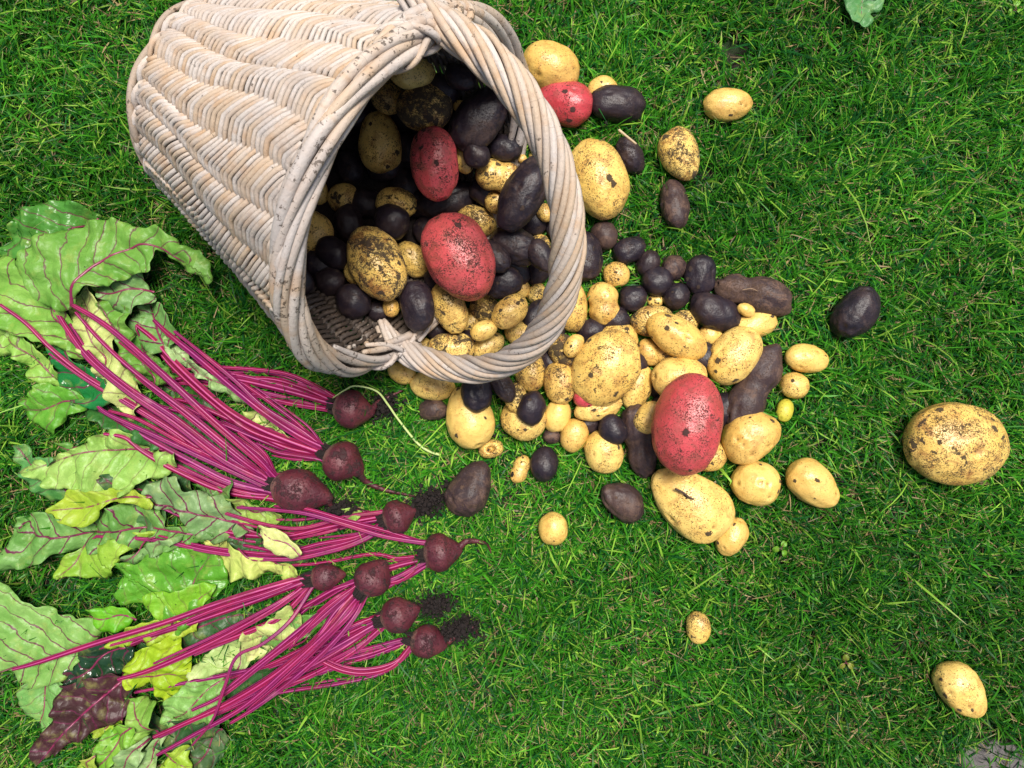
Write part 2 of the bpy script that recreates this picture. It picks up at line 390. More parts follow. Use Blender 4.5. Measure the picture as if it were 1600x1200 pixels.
for k in range(NS):
    for dbl in (0, 1, 2, 3):
        # strand k passes outside stakes k, k+2, ...; climbs two pitches per stake pair
        ns = int((H1-H0)/(2*pit))+4
        s0 = -1.0
        s_ = np.arange(s0, ns, 0.125)
        j = np.floor((s_+0.62)/2)*2                      # stake it is (or was last) outside of
        q = s_-j                                         # -0.62 .. 1.38
        rise = np.clip((q+0.12)/0.90, 0, 1)
        rise = rise
        h = H0+(j+2*rise)*2*pit+dbl*pit-3*pit
        jit = rng.normal(0, 0.35)
        rad = 7.4*np.cos(np.pi*s_) + rng.normal(0, .3)
        rad = np.sign(rad)*np.abs(rad/7.4)**0.62*6.6
        th = warp(k+s_, h); h = h+per(_sh, k+s_)+1.1*np.sin(th*5+h*0.03)
        keep = (h > H0-2) & (h < H1+2)
        # drop into a few broken spans with overlapping ends like spliced canes
        idx = np.where(keep)[0]
        if len(idx) < 12: continue
        tint = rng.random(); r0 = rng.uniform(2.5, 3.6)
        cut = rng.integers(30, 60)
        for a in range(0, len(idx), cut*8):
            ii = idx[a:a+cut*8+3]
            if len(ii) < 4: continue
            P = bp(th[ii], h[ii]+jit+0.5*np.sin(s_[ii]*0.9+k), rad[ii])
            tb.add(P, r0*(1+0.06*np.sin(s_[ii]*1.7+k))+0.25*rng.normal(0, .5), 7, tint=rng.random(), up=radial(th[ii]), flat=0.95)
# bands of twining at foot and beneath the rim
for hb, rr in ((8, 4.5), (H1+4, 5.0), (H1+13, 5.0)):
    for w in (0, 1):
        s_ = np.arange(0, NS+0.01, 0.2); th = s_*dth
        P = bp(th, hb+1.5*np.sin(np.pi*s_+w*np.pi), 6.5*np.cos(np.pi*s_+w*np.pi))
        tb.add(P, rr, 7, tint=rng.random(), up=radial(th), cap=False)
def inward(V):              # 1 on the inner face of the wall: rubbed-off soil plus painted interior shade
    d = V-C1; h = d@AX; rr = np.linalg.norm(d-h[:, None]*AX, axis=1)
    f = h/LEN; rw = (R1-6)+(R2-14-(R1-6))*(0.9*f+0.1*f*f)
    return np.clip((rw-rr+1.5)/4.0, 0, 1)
tb.extra['soil_shade'] = inward
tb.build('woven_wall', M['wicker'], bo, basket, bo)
stk = Tubes(); stk.extra['soil_shade'] = lambda V: np.full(len(V), 0.75)  # stakes get the same painted soil and shade, evenly
for k in range(NS):
    for e in (-0.09, 0.09):
        h = np.linspace(2, LEN, 14); P = bp(warp(np.full(14, k+e), h), h, 0.6*np.sin(h*0.05+k))
        stk.add(P, 3.6, 6, tint=rng.random())
stk.build('stakes', M['wicker_in'], bo, basket, bo)
# base disc: spiral of cane
bd = Tubes()
t = np.linspace(0.15, 1, 900); ang = t*2*np.pi*15
P = C1+AX*8+((R1-14)*t)[:, None]*radial(ang)+AX*(3*np.cos(ang*8))[:, None]
bd.add(P, 4.6, 6, tint=.4)
for k in range(8):
    a = k*np.pi/8; rr = np.linspace(-(R1-12), R1-12, 8)
    bd.add(C1+AX*6+rr[:, None]*radial(a), 4, 6, tint=.6)
bd.build('woven_base', M['wicker_in'], bo, basket, bo)
# rolled borders ----------------------------------------------------
def border(name, mat, hc, rc, w, nc, span, rad, sgn, wob):
    B = Tubes()
    for k in range(nc):
        a0 = k*2*np.pi/nc+rng.normal(0, .04); n = 46
        u = np.linspace(0, 1, n); th = a0+u*span
        ph = (-0.35+u*1.30)*np.pi
        # cross-section path: from outside below, over the lip, to the inside
        h = hc+sgn*(w*0.55*np.sin(ph)) + wob*np.sin(th*7+k*2.1)
        dr = rc+w*np.cos(ph)*0.80 + wob*np.cos(th*6+k*1.7)
        P = C1+AX*h[:, None]+(dr)[:, None]*radial(th)
        r = rad*(1+0.12*rng.normal())*np.ones(n); r[:6] *= np.linspace(.75, 1, 6); r[-8:] *= np.linspace(1, .6, 8)
        B.add(P, r, 9, tint=rng.random(), up=radial(th))
    return B.build(name, mat, bo, basket, bo)
border('rim_border', M['wicker_rim'], LEN-2, R2-21, 19, 23, 1.62, 5.6, 1, 1.9)
border('foot_border', M['wicker_foot'], 1, R1-8, 12, 9, 1.3, 4.0, -1, 3.4)
# handle: rope of canes over a hoop ---------------------------------
T0 = C2+(R2-16)*(math.cos(math.radians(131))*HH+math.sin(math.radians(131))*UU)
T1 = C2+(R2-16)*(math.cos(math.radians(-42))*HH+math.sin(math.radians(-42))*UU)
mid = (T0+T1)/2; ha = (T0-T1)/2; HL = 213.0
def hoop(phi):
    phi = np.asarray(phi, float)
    c = np.cos(phi); s = np.sin(phi)
    return mid+c[:, None]*ha+(HL*np.sign(s)*np.abs(s)**0.95)[:, None]*AX
nh = 150; phi = np.linspace(-0.16, np.pi+0.16, nh)
HC = hoop(phi)
HT = np.gradient(HC, axis=0); HT /= np.linalg.norm(HT, axis=1)[:, None]
plane = np.cross(ha/np.linalg.norm(ha), AX); plane /= np.linalg.norm(plane)
HB = np.tile(plane, (nh, 1)); HA = np.cross(HT, HB)
hd = Tubes()
hd.add(HC, 10.0, 8, tint=.5)
arc = np.concatenate([[0], np.cumsum(np.linalg.norm(np.diff(HC, axis=0), axis=1))])
NST = 12
for k in range(NST):
    a = k*2*np.pi/NST+arc/36.0
    rr = 14.6+1.4*math.sin(k*2.4)+0.9*np.sin(arc/37+k)
    e = np.clip(np.minimum(arc, arc[-1]-arc)/60, 0, 1)          # spread where it meets the rim
    rx = rr*(1+0.9*(1-e)**2)
    P = HC+(rx*np.cos(a))[:, None]*HA+(rr*(0.55+0.45*e)*np.sin(a))[:, None]*HB
    upv = np.cos(a)[:, None]*HA+np.sin(a)[:, None]*HB
    hd.add(P, rng.uniform(3.6, 4.5), 8, tint=rng.random(), up=upv, flat=0.95)
hd.build('handle', M['wicker'], bo, basket, bo)
# lashing: canes of the handle woven down into the border at both ends
for endT, phid in ((T0, 131), (T1, -42)):
    ls = Tubes(); a0 = math.radians(phid)
    for k in range(8):
        sg = 1 if k % 2 else -1; off = (k-3.5)*0.03
        n = 26; u = np.linspace(0, 1, n)
        th = a0+off+sg*(0.02+u*0.30)
        ph = (0.55-u*1.25)*np.pi if k % 3 else (0.45+u*0.75)*np.pi
        h = LEN-2+20*np.sin(ph)-3*np.cos(u*7+k)
        dr = R2-22+20*np.cos(ph)*0.85
        P = C1+AX*h[:, None]+dr[:, None]*radial(th)
        ls.add(P, rng.uniform(3.3, 4.6)*np.linspace(1, .75, n), 8, tint=rng.random(), up=radial(th))
    ls.build('handle_lashing', M['wicker_rim'], bo, basket, bo)

# ------------------------------------------------------------------ POTATOES
GX0, GY0, GS = 300.0, -60.0, 4.0
GW, GH = 360, 340
gx, gy = np.meshgrid(GX0+np.arange(GW)*GS, GY0+np.arange(GH)*GS)
HM = np.full(gx.shape, 11.0)
GRP = {'Y': 'yellow skinned potatoes', 'P': 'dark purple potatoes', 'B': 'dark purple potatoes', 'R': 'red skinned potatoes', 'G': 'yellow skinned potatoes'}
NAME = {'Y': 'yellow_potato', 'G': 'yellow_potato', 'P': 'purple_potato', 'B': 'purple_potato', 'R': 'red_potato'}
npot = 0
def potato(kind, x, y, a, b, ang, dirt, shape, label, dz=0.0, zfix=None):
    global npot
    npot += 1
    rg = np.random.default_rng(1000+npot)
    an = math.radians(ang)
    c = b*rg.uniform(0.82, 0.93)
    if kind == 'Y' and b > 95: c = b*0.66
    inside = npot <= N_IN and (x, y) not in BEYOND
    z = zfix
    if z is None:
        best = (1e9, 40.0)
        for zc_ in np.arange(9+c*0.42, 430, 3.0):
            s = (D-zc_)/D; X, Y = lift(x, y, zc_)
            d = np.array([X, Y, zc_])-C1; h = float(d@AX); rad_ = float(np.linalg.norm(d-h*AX))
            rw = (R1-6)+(R2-14-(R1-6))*h/LEN-9; half = c*s/2
            pen = 0.0
            if inside and h < LEN+6: pen = max(0, rad_+0.78*half-rw)+max(0, 14+half-h)
            elif inside: pen = max(0, h-LEN-150)*.3
            elif h < LEN+20: pen = max(0, rw+26+half-rad_)
            dx = (gx-X); dy = (gy-Y)
            lx = (dx*math.cos(an)+dy*math.sin(an))/(a*s/2); ly = (-dx*math.sin(an)+dy*math.cos(an))/(b*s/2)
            q = lx*lx+ly*ly; ins = q < 0.6
            need = float(np.percentile(HM[ins]+half*np.sqrt(1-q[ins]), 78))-0.26*c*s if ins.any() else 0
            pen += max(0, need-zc_)
            if pen < best[0]-0.5: best = (pen, float(zc_))
            if pen < 1.0: break
        z = best[1]
    s = (D-z)/D; X, Y = lift(x, y, z)
    A_, B_, C_ = a*s/2, b*s/2, c*s/2
    dx = (gx-X); dy = (gy-Y)
    lx = (dx*math.cos(an)+dy*math.sin(an))/A_; ly = (-dx*math.sin(an)+dy*math.cos(an))/B_
    q = lx*lx+ly*ly; ins = q < 1
    HM[ins] = np.maximum(HM[ins], z+C_*np.sqrt(1-q[ins]))
    V0, F = ico(5 if a > 60 else 4)
    t = V0[:, 0]
    V = V0.copy()
    tt = np.sign(t)*np.abs(t)**0.96
    rad = np.sqrt(np.clip(1-np.abs(t)**2.25, 0, 1)); r0 = np.sqrt(np.clip(1-t*t, 1e-6, 1))
    prof = rad/r0; prof = np.where(r0 < 0.02, 1.0, prof); prof = np.clip(prof, 0.8, 1.25)
    if shape == 'e': prof = prof*(1+0.17*t)
    if shape == 'E': prof = prof*(1-0.17*t)
    if shape == 'p': prof = prof*(1-0.17*np.exp(-t*t/0.08))
    if shape == 'd': prof = prof*(1-0.26*np.exp(-(t-0.05)**2/0.05))*(1-0.08*t)
    if shape == 'k': prof = prof*(1-0.24*np.exp(-(t+0.22)**2/0.03))*(1+0.12*t)
    V[:, 1] *= prof; V[:, 2] *= prof
    if shape == 'b': V[:, 1] += 0.22*(t*t-0.4)            # bean
    lum = {'Y': 0.042, 'G': 0.03, 'R': 0.034, 'P': 0.065, 'B': 0.075}[kind] if shape != 'k' else 0.09
    V *= (1+lum*sines(V0, rg, 8, 1.7)+(0.017 if kind in 'YGR' else 0.026)*sines(V0, rg, 10, 4.6)+0.006*sines(V0, rg, 10, 12))[:, None]
    eyev = np.zeros(len(V0))
    for _ in range(rg.integers(3, 7)):
        dcn = rg.normal(0, 1, 3); dcn /= np.linalg.norm(dcn)
        dd = np.linalg.norm(V0-dcn, axis=1)
        eyev = np.maximum(eyev, np.exp(-(dd/0.085)**2))
        V *= (1-(0.06 if kind in 'YG' else 0.055)*np.exp(-(dd/0.12)**2)+0.018*np.exp(-((dd-0.22)/0.09)**2))[:, None]
    if kind in 'PB': V *= (1+0.012*sines(V0, rg, 12, 9))[:, None]
    clod = np.zeros(len(V0))
    for _ in range(rg.poisson(1.0+3.2*dirt)):
        dcn = rg.normal(0, 1, 3); dcn[2] = abs(dcn[2]); dcn /= np.linalg.norm(dcn)
        rr_ = rg.uniform(0.06, 0.20)*(60/max(a, 45))**0.4
        dd = np.linalg.norm((V0-dcn), axis=1); e_ = np.exp(-(dd/rr_)**2)
        clod = np.maximum(clod, e_*0.95); V *= (1+0.022*e_)[:, None]
    if shape == 'h':
        dd = np.hypot(V0[:, 0]-0.05, V0[:, 1]); up = V0[:, 2] > 0
        V[:, 2] *= np.where(up, 1-0.95*np.exp(-(dd/0.33)**4), 1)
    ext = (V.max(0)-V.min(0))/2; cen = (V.max(0)+V.min(0))/2
    V = (V-cen)/ext
    V *= [A_, B_, C_]
    tilt = rg.normal(0, 0.10)
    R = np.array(Matrix.Rotation(an, 3, 'Z') @ Matrix.Rotation(tilt, 3, 'Y'))
    V = V@R.T
    me = new_mesh(NAME[kind], V, F, {'eye': eyev, 'clod': clod}, M[kind])
    o = obj(NAME[kind], me, (X, Y, z), None, None, True, V)
    o['dirt'] = float(dirt)
    tag(o, label, 'potato', GRP[kind])
    return (X, Y, z, A_, B_, C_)

exec_pots = []
PL = '''
P|500|415|54|46|30|.6|o|dark purple potato deep in shadow at the left wall, low in the basket
P|640|232|52|46|60|.6|o|dark purple potato between the egg shaped yellow one and the upper red potato
P|560|180|50|44|10|.6|o|dark purple potato hidden behind the top left of the rim
P|690|140|56|44|30|.6|o|dark purple potato beside the large soil caked one at the back
P|655|320|46|40|30|.6|o|dark purple potato between the two red potatoes on the left side
P|600|452|52|40|20|.6|o|dark purple potato under the lower end of the muddy long yellow potato
P|470|440|44|38|60|.6|o|dark purple potato half behind the lower left rim
P|520|395|60|48|30|.6|o|dark purple potato in shadow deep in the basket below the left rim
P|548|262|56|44|70|.6|o|dark purple potato in shadow left of the upper egg shaped yellow potato in the basket
P|575|318|60|46|10|.6|o|dark purple potato in shadow right of the small round yellow one in the basket
P|632|292|56|44|80|.6|o|dark purple potato in shadow tucked left of the upper red potato in the basket
P|545|350|62|48|80|.6|o|dark purple potato in shadow above left of the muddy long yellow potato
P|700|215|60|46|20|.6|o|dark purple potato in shadow behind the upper red potato
P|560|430|60|46|60|.6|o|dark purple potato mostly hidden under the muddy long yellow potato
P|668|362|50|44|60|.6|o|dark purple potato in shadow left of the big red potato in the basket
P|830|340|60|48|60|.5|o|dark purple potato in shadow low in the basket behind the handle
P|690|440|60|46|20|.6|o|dark purple potato hidden under the big red potato in the basket
P|760|300|56|46|20|.6|o|dark purple potato in shadow below the lumpy yellow one in the basket
P|720|120|50|40|20|.6|o|dark purple potato in shadow against the back weave of the basket
P|600|260|60|46|0|.7|o|dark purple potato in shadow under the upper egg shaped yellow potato
Y|560|425|50|44|60|1.3|o|dirty yellow potato peeping out left of the muddy long yellow potato
Y|495|300|44|36|70|.9|o|yellow potato half hidden behind the left rim, above the larger one there
Y|643|112|74|56|0|.9|o|yellow potato under the top rim, farthest inside the basket
Y|663|168|90|74|10|2.0|o|large yellow potato caked in black soil, top of the basket
Y|606|153|52|50|40|1.35|o|round yellow potato with black soil patches beside the soil caked one
Y|718|166|22|19|0|1.0|o|tiny yellow potato by the back weave of the basket
P|752|183|122|74|-50|.7|o|long purple potato lying against the back of the basket
P|745|243|44|40|20|.5|o|small dark potato under the long purple one at the back of the basket
P|788|231|58|42|10|.4|o|smooth oval purple potato near the back right wall of the basket
Y|816|248|15|14|0|.6|o|tiniest yellow potato beside the lumpy yellow one in the basket
Y|829|207|26|22|80|1.2|o|small yellow potato seen behind the inner edge of the handle, topmost of three
Y|838|245|28|24|80|.7|o|small yellow potato seen behind the inner edge of the handle, lowest of three
Y|840|227|36|26|80|1.2|o|small yellow potato seen behind the inner edge of the handle, middle of three
Y|594|222|94|69|84|.95|e|egg shaped yellow potato high in the basket left of the upper red one
Y|724|251|42|28|70|.9|o|small yellow potato tucked right of the upper red potato
P|703|312|112|52|-20|.6|o|long purple potato beneath the upper red potato
R|679|257|113|75|82|1.15|o|upper red potato inside the basket, speckled with soil
Y|780|276|74|50|12|1.2|p|lumpy yellow potato with mud patches in the right part of the basket
Y|776|316|38|36|0|1.3|o|yellow potato mostly hidden behind the long diagonal purple potato
Y|851|332|32|26|60|1.1|o|small yellow potato squeezed between purple ones beside the handle
P|818|303|128|68|-55|.6|o|long diagonal purple potato resting on the pile in the right of the basket
Y|537|310|50|47|0|1.25|o|small round yellow potato in the left of the basket
Y|490|371|82|64|88|1.15|o|yellow potato half hidden behind the left rim of the basket
Y|620|318|66|50|10|1.4|o|speckled yellow potato behind the purple one in the middle of the basket
P|611|347|58|56|30|.4|o|smooth purple potato above right of the muddy long yellow potato
P|516|440|48|46|0|.5|o|dark round potato at the lower left wall of the basket
Y|645|405|64|46|50|1.1|o|yellow potato between the muddy long yellow one and the big red one
Y|745|345|66|48|25|1.35|o|soil speckled yellow potato behind the upper right of the big red potato
P|868|352|54|36|75|.5|o|purple potato pressed against the handle beside the diagonal purple one
Y|843|386|40|36|80|1.6|o|small soil caked yellow potato next to the handle in the basket
P|803|383|80|60|20|.75|o|broad purple potato right of the big red potato
P|842|424|48|36|-60|.7|o|purple potato at the right inner edge of the handle
P|552|470|58|54|70|.5|o|round dark purple potato at the lower left floor of the basket
P|592|486|36|32|0|.5|o|small dark potato beside the tiny yellow one at the basket floor
Y|611|481|30|26|80|.8|o|tiny yellow potato under the tip of the muddy long yellow potato
Y|588|411|128|86|62|1.55|o|long muddy yellow potato in the left middle of the basket
P|652|478|80|54|85|.5|o|upright oval purple potato below left of the big red potato
Y|812|449|38|30|60|1.0|o|yellow potato mostly behind the round purple one at the right of the basket
P|787|442|62|50|-20|.4|o|round purple potato at the lower right edge of the big red potato
Y|838|458|34|26|-60|1.2|o|yellow potato sliver against the handle at the right of the basket
Y|736|502|52|38|-60|1.1|o|yellow potato wedged behind the egg shaped one below the big red potato
Y|757|482|48|42|30|1.6|o|muddy yellow potato directly below the tip of the big red potato
Y|702|481|86|52|66|1.15|o|oblong yellow potato below the big red potato
Y|797|487|64|46|-42|.95|o|bright yellow potato touching the inner curve of the handle
Y|756|516|44|31|-22|.7|o|small smooth yellow potato below the one touching the handle
P|684|512|50|42|60|.6|o|dark potato in the gap left of the oblong yellow one at the basket mouth
P|735|535|54|44|0|.6|o|dark potato between the handle bend and the small smooth yellow potato
P|845|400|58|38|60|.6|o|dark potato behind the purple ones at the right inner edge of the handle
P|838|492|58|36|-50|.6|o|dark potato low under the right bend of the handle
Y|812|522|48|40|30|1.0|o|yellow potato low under the lower right bend of the handle
P|800|425|60|38|20|.6|o|dark potato low behind the round purple one in the basket mouth
P|770|400|66|42|40|.6|o|dark potato under the right flank of the big red one in the basket
Y|655|543|50|34|0|1.2|o|yellow potato low in the mouth of the basket left of the soil speckled one
Y|762|540|58|38|-30|1.0|o|yellow potato under the handle, low at the mouth of the basket
Y|704|544|76|50|0|1.55|o|soil speckled yellow potato above the lowest bend of the handle
R|717|401|146|106|62|1.1|o|big red potato on top of the pile inside the basket
Y|860|106|94|76|22|.7|o|broad yellow potato on the grass behind the top of the handle
R|882|160|92|68|22|.8|e|red potato outside the basket beside the top of the handle
Y|942|137|50|38|0|.8|b|small lobed yellow potato tucked behind a purple one above the handle
P|964|162|90|56|4|.4|o|smooth purple potato lying right of the red one outside the basket
Y|1137|164|78|50|0|.5|o|clean oval yellow potato alone at the upper right of the spill
Y|1062|242|86|62|68|1.5|E|egg shaped yellow potato covered in soil on the grass, upper right
P|984|243|62|42|62|.9|o|small muddy purple potato with a straw on it, right of the handle
B|1054|318|84|45|85|.7|o|upright brown purple potato below the soil covered yellow egg
Y|936|280|130|88|72|.95|o|large flat yellow potato against the outer right of the handle
B|944|368|46|42|80|.7|o|dark potato in the grass under the large flat yellow one
P|911|398|84|62|80|.7|o|dark purple potato pressed against the outer side of the handle
P|983|391|54|40|-22|.6|o|dark purple potato at the upper left of the purple cluster
B|1053|418|42|40|0|.9|o|muddy round purple potato at the top of the purple cluster
P|1013|412|44|36|-62|.4|o|shiny small purple potato in the upper left of the purple cluster
P|989|467|44|42|0|.5|o|round purple potato right of the upright peanut shaped yellow one
Y|1024|470|26|20|0|.8|o|tiny yellow potato peeping from under the purple cluster
P|1057|463|40|44|60|.5|o|small round purple potato in the lower middle of the purple cluster
P|1027|440|50|46|10|.4|o|round glossy purple potato in the middle of the purple cluster
P|1093|431|66|49|96|.35|o|oval purple potato with a small root, right end of the purple cluster
P|1117|489|86|54|20|.5|o|wide purple potato below the right end of the purple cluster
B|1178|459|128|58|15|1.3|k|long knobbly potato caked with brown soil and fine roots
Y|1166|484|30|20|20|.3|o|tiny clean yellow potato under the knobbly soil caked one
Y|963|429|42|40|0|1.0|o|small round yellow potato above the upright peanut shaped one
Y|891|476|88|54|82|1.1|o|yellow potato half hidden under the right side of the handle
Y|943|475|69|49|84|.9|p|upright peanut shaped yellow potato right of the handle
P|960|500|50|44|0|.6|o|dark potato hidden below the upright peanut shaped yellow one
P|1095|556|60|50|0|.6|o|dark potato hidden between the oblong and the large yellow ones
P|1040|600|60|50|0|.6|o|dark potato hidden behind the top left of the outer red one
P|1130|640|60|50|-50|.6|o|dark potato hidden behind the right side of the outer red one
P|920|660|44|36|0|.6|o|dark potato in the gap between the flat yellow one and the clean oval one
P|860|570|50|40|60|.6|o|dark potato behind the yellow one with black soil dots
P|990|570|46|44|0|.6|o|dark potato right behind the biggest yellow one of the pile
P|925|518|46|40|0|.5|o|dark potato hidden behind the biggest yellow potato of the pile
P|852|528|66|50|-30|.7|o|dark purple potato under the lower right of the handle
Y|880|548|58|46|60|2.0|o|yellow potato caked in soil beside the lower right of the handle
Y|1020|502|70|50|0|1.5|o|dirty yellow potato behind the oblong one in the upper pile
Y|1072|501|40|34|10|1.3|o|small dirty yellow potato between purple and oblong yellow ones
Y|1110|524|38|34|20|.8|o|small yellow potato below the wide purple potato
Y|1180|507|72|43|-18|.45|o|clean yellow potato under the knobbly soil caked one
Y|1042|553|40|34|0|1.2|o|dirty small yellow potato under the oblong one
P|1040|640|56|50|0|.6|o|dark potato hidden in the gap left of the red one in the spilled pile
P|930|600|80|60|0|.6|o|dark potato hidden beneath the biggest yellow potato of the pile
B|1178|605|152|62|-62|.65|d|long dumbbell shaped purple potato right of the outer red potato
Y|1014|551|46|34|60|.8|o|small yellow potato right of the biggest yellow one in the pile
Y|1062|590|90|66|-6|.8|o|yellow potato behind the top of the red one in the spilled pile
Y|1057|526|106|60|30|.75|o|oblong yellow potato with brown ends across the upper pile
Y|1147|555|102|74|-48|.85|o|large yellow potato lying on the dumbbell shaped purple one
Y|1260|560|72|45|8|.45|o|clean oval yellow potato at the right edge of the spilled pile
Y|1241|602|46|41|10|.9|o|small round yellow potato with dark eyes at the right edge
G|1226|641|37|27|-72|.25|o|tiny greenish yellow potato at the right edge of the pile
P|1337|489|90|64|-60|.5|E|purple potato alone on the grass right of the spilled pile
Y|1494|694|158|130|10|1.25|o|biggest yellow potato, alone at the far right with soil patches
Y|1271|757|92|63|44|.4|E|pear shaped yellow potato right of the round one below the pile
Y|1180|755|76|70|10|.45|o|round yellow potato with a grass blade across it
Y|1171|680|96|78|-38|.7|b|yellow potato under the lower end of the dumbbell shaped purple one
Y|965|530|62|52|-20|1.2|o|yellow potato peeping over the biggest one in the pile
Y|896|540|40|28|-62|.8|o|small yellow potato left of the biggest one in the pile
R|914|622|36|32|0|.6|o|red potato of which only a sliver shows under the biggest yellow one
Y|876|598|68|54|80|1.15|o|yellow potato lying under the left edge of the biggest one
Y|935|638|78|38|-12|.9|o|flat yellow potato under the lower edge of the biggest one
Y|996|606|73|45|110|.8|o|yellow potato right of the biggest one, left of the red one
Y|1110|712|52|50|0|.9|o|yellow potato peeping out at the lower right of the outer red one
B|1000|690|120|54|76|.6|d|knobbly grey purple potato left of the outer red potato
Y|1015|653|56|44|-50|1.0|o|yellow potato resting between the grey purple one and the outer red one
Y|943|706|70|60|70|.8|o|yellow potato with grass against it at the bottom of the pile
P|957|671|52|43|60|.35|o|small smooth purple potato in front of the flat yellow one
B|862|682|28|24|0|1.1|o|tiny muddy brown potato under the smooth yellow one
Y|897|681|54|44|-72|.6|o|clean oval yellow potato at the front of the pile
Y|871|650|54|42|-74|.25|o|very smooth pale yellow potato in the front of the pile
Y|818|655|72|66|40|.95|o|yellow potato partly under a black oval one at the front
Y|806|622|50|36|80|1.5|o|dirty yellow potato sliver above the black oval one
Y|829|580|66|50|88|1.25|o|yellow potato with black soil dots just outside the handle bend
P|831|637|55|45|-70|.2|o|black oval potato lying on a yellow one at the front of the pile
P|785|602|62|34|62|1.2|o|narrow speckled dark potato emerging from under the handle
Y|733|652|100|76|72|.45|e|large pale yellow potato below the handle with a dark one on it
P|745|613|64|49|84|.3|o|oval dark potato with a crack resting on the large pale yellow one
B|677|640|48|34|0|1.2|o|brownish dark potato low in the grass left of the large pale yellow one
Y|628|583|46|34|20|.7|o|yellow potato poking out under the left end of the handle
Y|676|603|72|46|6|.85|o|yellow potato with black spots under the bottom of the handle
Y|767|701|40|29|-16|1.1|h|small yellow potato with a dark hole in it
B|735|763|94|66|-62|.7|E|large brown purple potato alone below the pile, near the beetroots
Y|813|733|46|27|-70|.8|p|tiny double yellow potato next to a black one in the grass
P|850|725|56|44|-82|.35|o|black oval potato in the grass beside the tiny double one
B|973|782|78|55|38|.6|e|brown purple potato sunk in the grass below the pile
Y|864|826|52|46|88|.55|o|round yellow potato alone in the grass
Y|1091|981|52|38|86|1.05|o|small dirty yellow potato alone in the lower grass
Y|1502|1078|94|66|58|.75|E|yellow potato alone in the bottom right corner
Y|1080|785|146|98|42|.75|e|long big yellow potato with a dark scratch at the bottom of the pile
Y|1143|838|64|47|-55|.45|o|small clean yellow potato touching the long big one at the bottom
R|1073|663|162|106|100|.95|o|outer red potato standing on top of the spilled pile
Y|947|575|126|102|-62|.95|o|biggest yellow potato of the spilled pile, with black soil dots
'''
POT = {}
_rows = [r_.split('|') for r_ in PL.strip().split('\n')]
N_IN = [i for i, r_ in enumerate(_rows) if r_[1] == '860'][0]
BEYOND = {(829.0, 207.0), (838.0, 245.0), (840.0, 227.0)}
ZFIX = {(1073, 663): 108, (679, 257): 150, (717, 401): 128, (818, 303): 128, (797, 487): 76, (787, 442): 72, (803, 383): 86, (702, 481): 72,
        (652, 478): 118, (588, 411): 132, (780, 276): 108, (776, 316): 84, (724, 251): 118, (611, 347): 90,
        (756, 516): 72, (838, 492): 26, (812, 522): 28, (800, 425): 30,  (655, 543): 36, (762, 540): 34, (704, 544): 50, (684, 512): 30, (735, 535): 26, (960, 500): 22, (1095, 556): 24, (1040, 600): 22,
        (1130, 640): 22, (920, 660): 20, (860, 570): 22, (990, 570): 22, (925, 518): 22, (930, 600): 26, (1040, 640): 24}
for row in PL.strip().split('\n'):
    k, x, y, a, b, an, di, sh, lb = row.split('|')
    zf = ZFIX.get((int(x), int(y)))
    POT[(int(x), int(y))] = potato(k, float(x), float(y), float(a), float(b), float(an), float(di), sh, lb, 0.0, zf)

# ------------------------------------------------------------------ LOOSE SOIL
def ground_height(x, y):
    ix = int(round((x-GX0)/GS)); iy = int(round((y-GY0)/GS))
    return HM[min(max(iy, 0), GH-1), min(max(ix, 0), GW-1)]
# soil bed added in the basket, standing in for shade between potatoes
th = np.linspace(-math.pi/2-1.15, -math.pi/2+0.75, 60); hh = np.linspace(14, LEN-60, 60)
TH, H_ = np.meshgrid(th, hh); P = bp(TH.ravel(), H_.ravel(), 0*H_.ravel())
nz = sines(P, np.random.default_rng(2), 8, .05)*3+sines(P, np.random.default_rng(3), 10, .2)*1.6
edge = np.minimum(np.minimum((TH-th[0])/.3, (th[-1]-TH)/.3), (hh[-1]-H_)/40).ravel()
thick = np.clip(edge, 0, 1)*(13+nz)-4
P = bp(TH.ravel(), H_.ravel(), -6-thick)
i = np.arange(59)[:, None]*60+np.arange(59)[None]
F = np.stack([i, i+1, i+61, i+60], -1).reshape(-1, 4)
V = P-np.array(bo); me = new_mesh('shade_soil_bed', V, F, None, M['soil'])
o = obj('shade_soil_bed', me, bo, None, None, True, V); tag(o, 'dark soil bed added in the basket bottom to darken gaps between potatoes', 'soil', kind='stuff')
# crumbs shaken over the grass and between the potatoes
V0, F0 = ico(1); Vs = []; Fs = []; c = 0
for i in range(6500):
    q = rng.random()
    if q < 0.88:
        k_ = list(POT)[rng.integers(len(POT))]; p_ = POT[k_]
        if k_[0] < 850 and k_[1] < 540: continue
        x = k_[0]+rng.normal(0, 26); y = k_[1]+rng.normal(0, 24)
    elif q < 0.96: x, y = rng.normal(640, 100), rng.normal(890, 110)
    else: x, y = rng.uniform(500, 1500), rng.uniform(100, 1150)
    hgt = 9+rng.uniform(0, 14)+(rng.random() < .3)*rng.uniform(0, 12)
    X, Y = lift(x, y, hgt); r_ = rng.uniform(.5, 1.5)*(1+1.2*(rng.random() < .1))
    Vs.append(V0*(1+0.35*rng.normal(0, 1, len(V0)))[:, None]*r_+[X, Y, hgt]); Fs.append(F0+c); c += len(V0)
V = np.vstack(Vs)-np.array([1000., 600., 0.]); me = new_mesh('soil_crumbs', V, np.vstack(Fs), None, M['soil'], smooth=False)
o = obj('soil_crumbs', me, (1000., 600., 0.), None, None, False, V); tag(o, 'small black soil crumbs scattered over the grass round the pile', 'soil', kind='stuff')

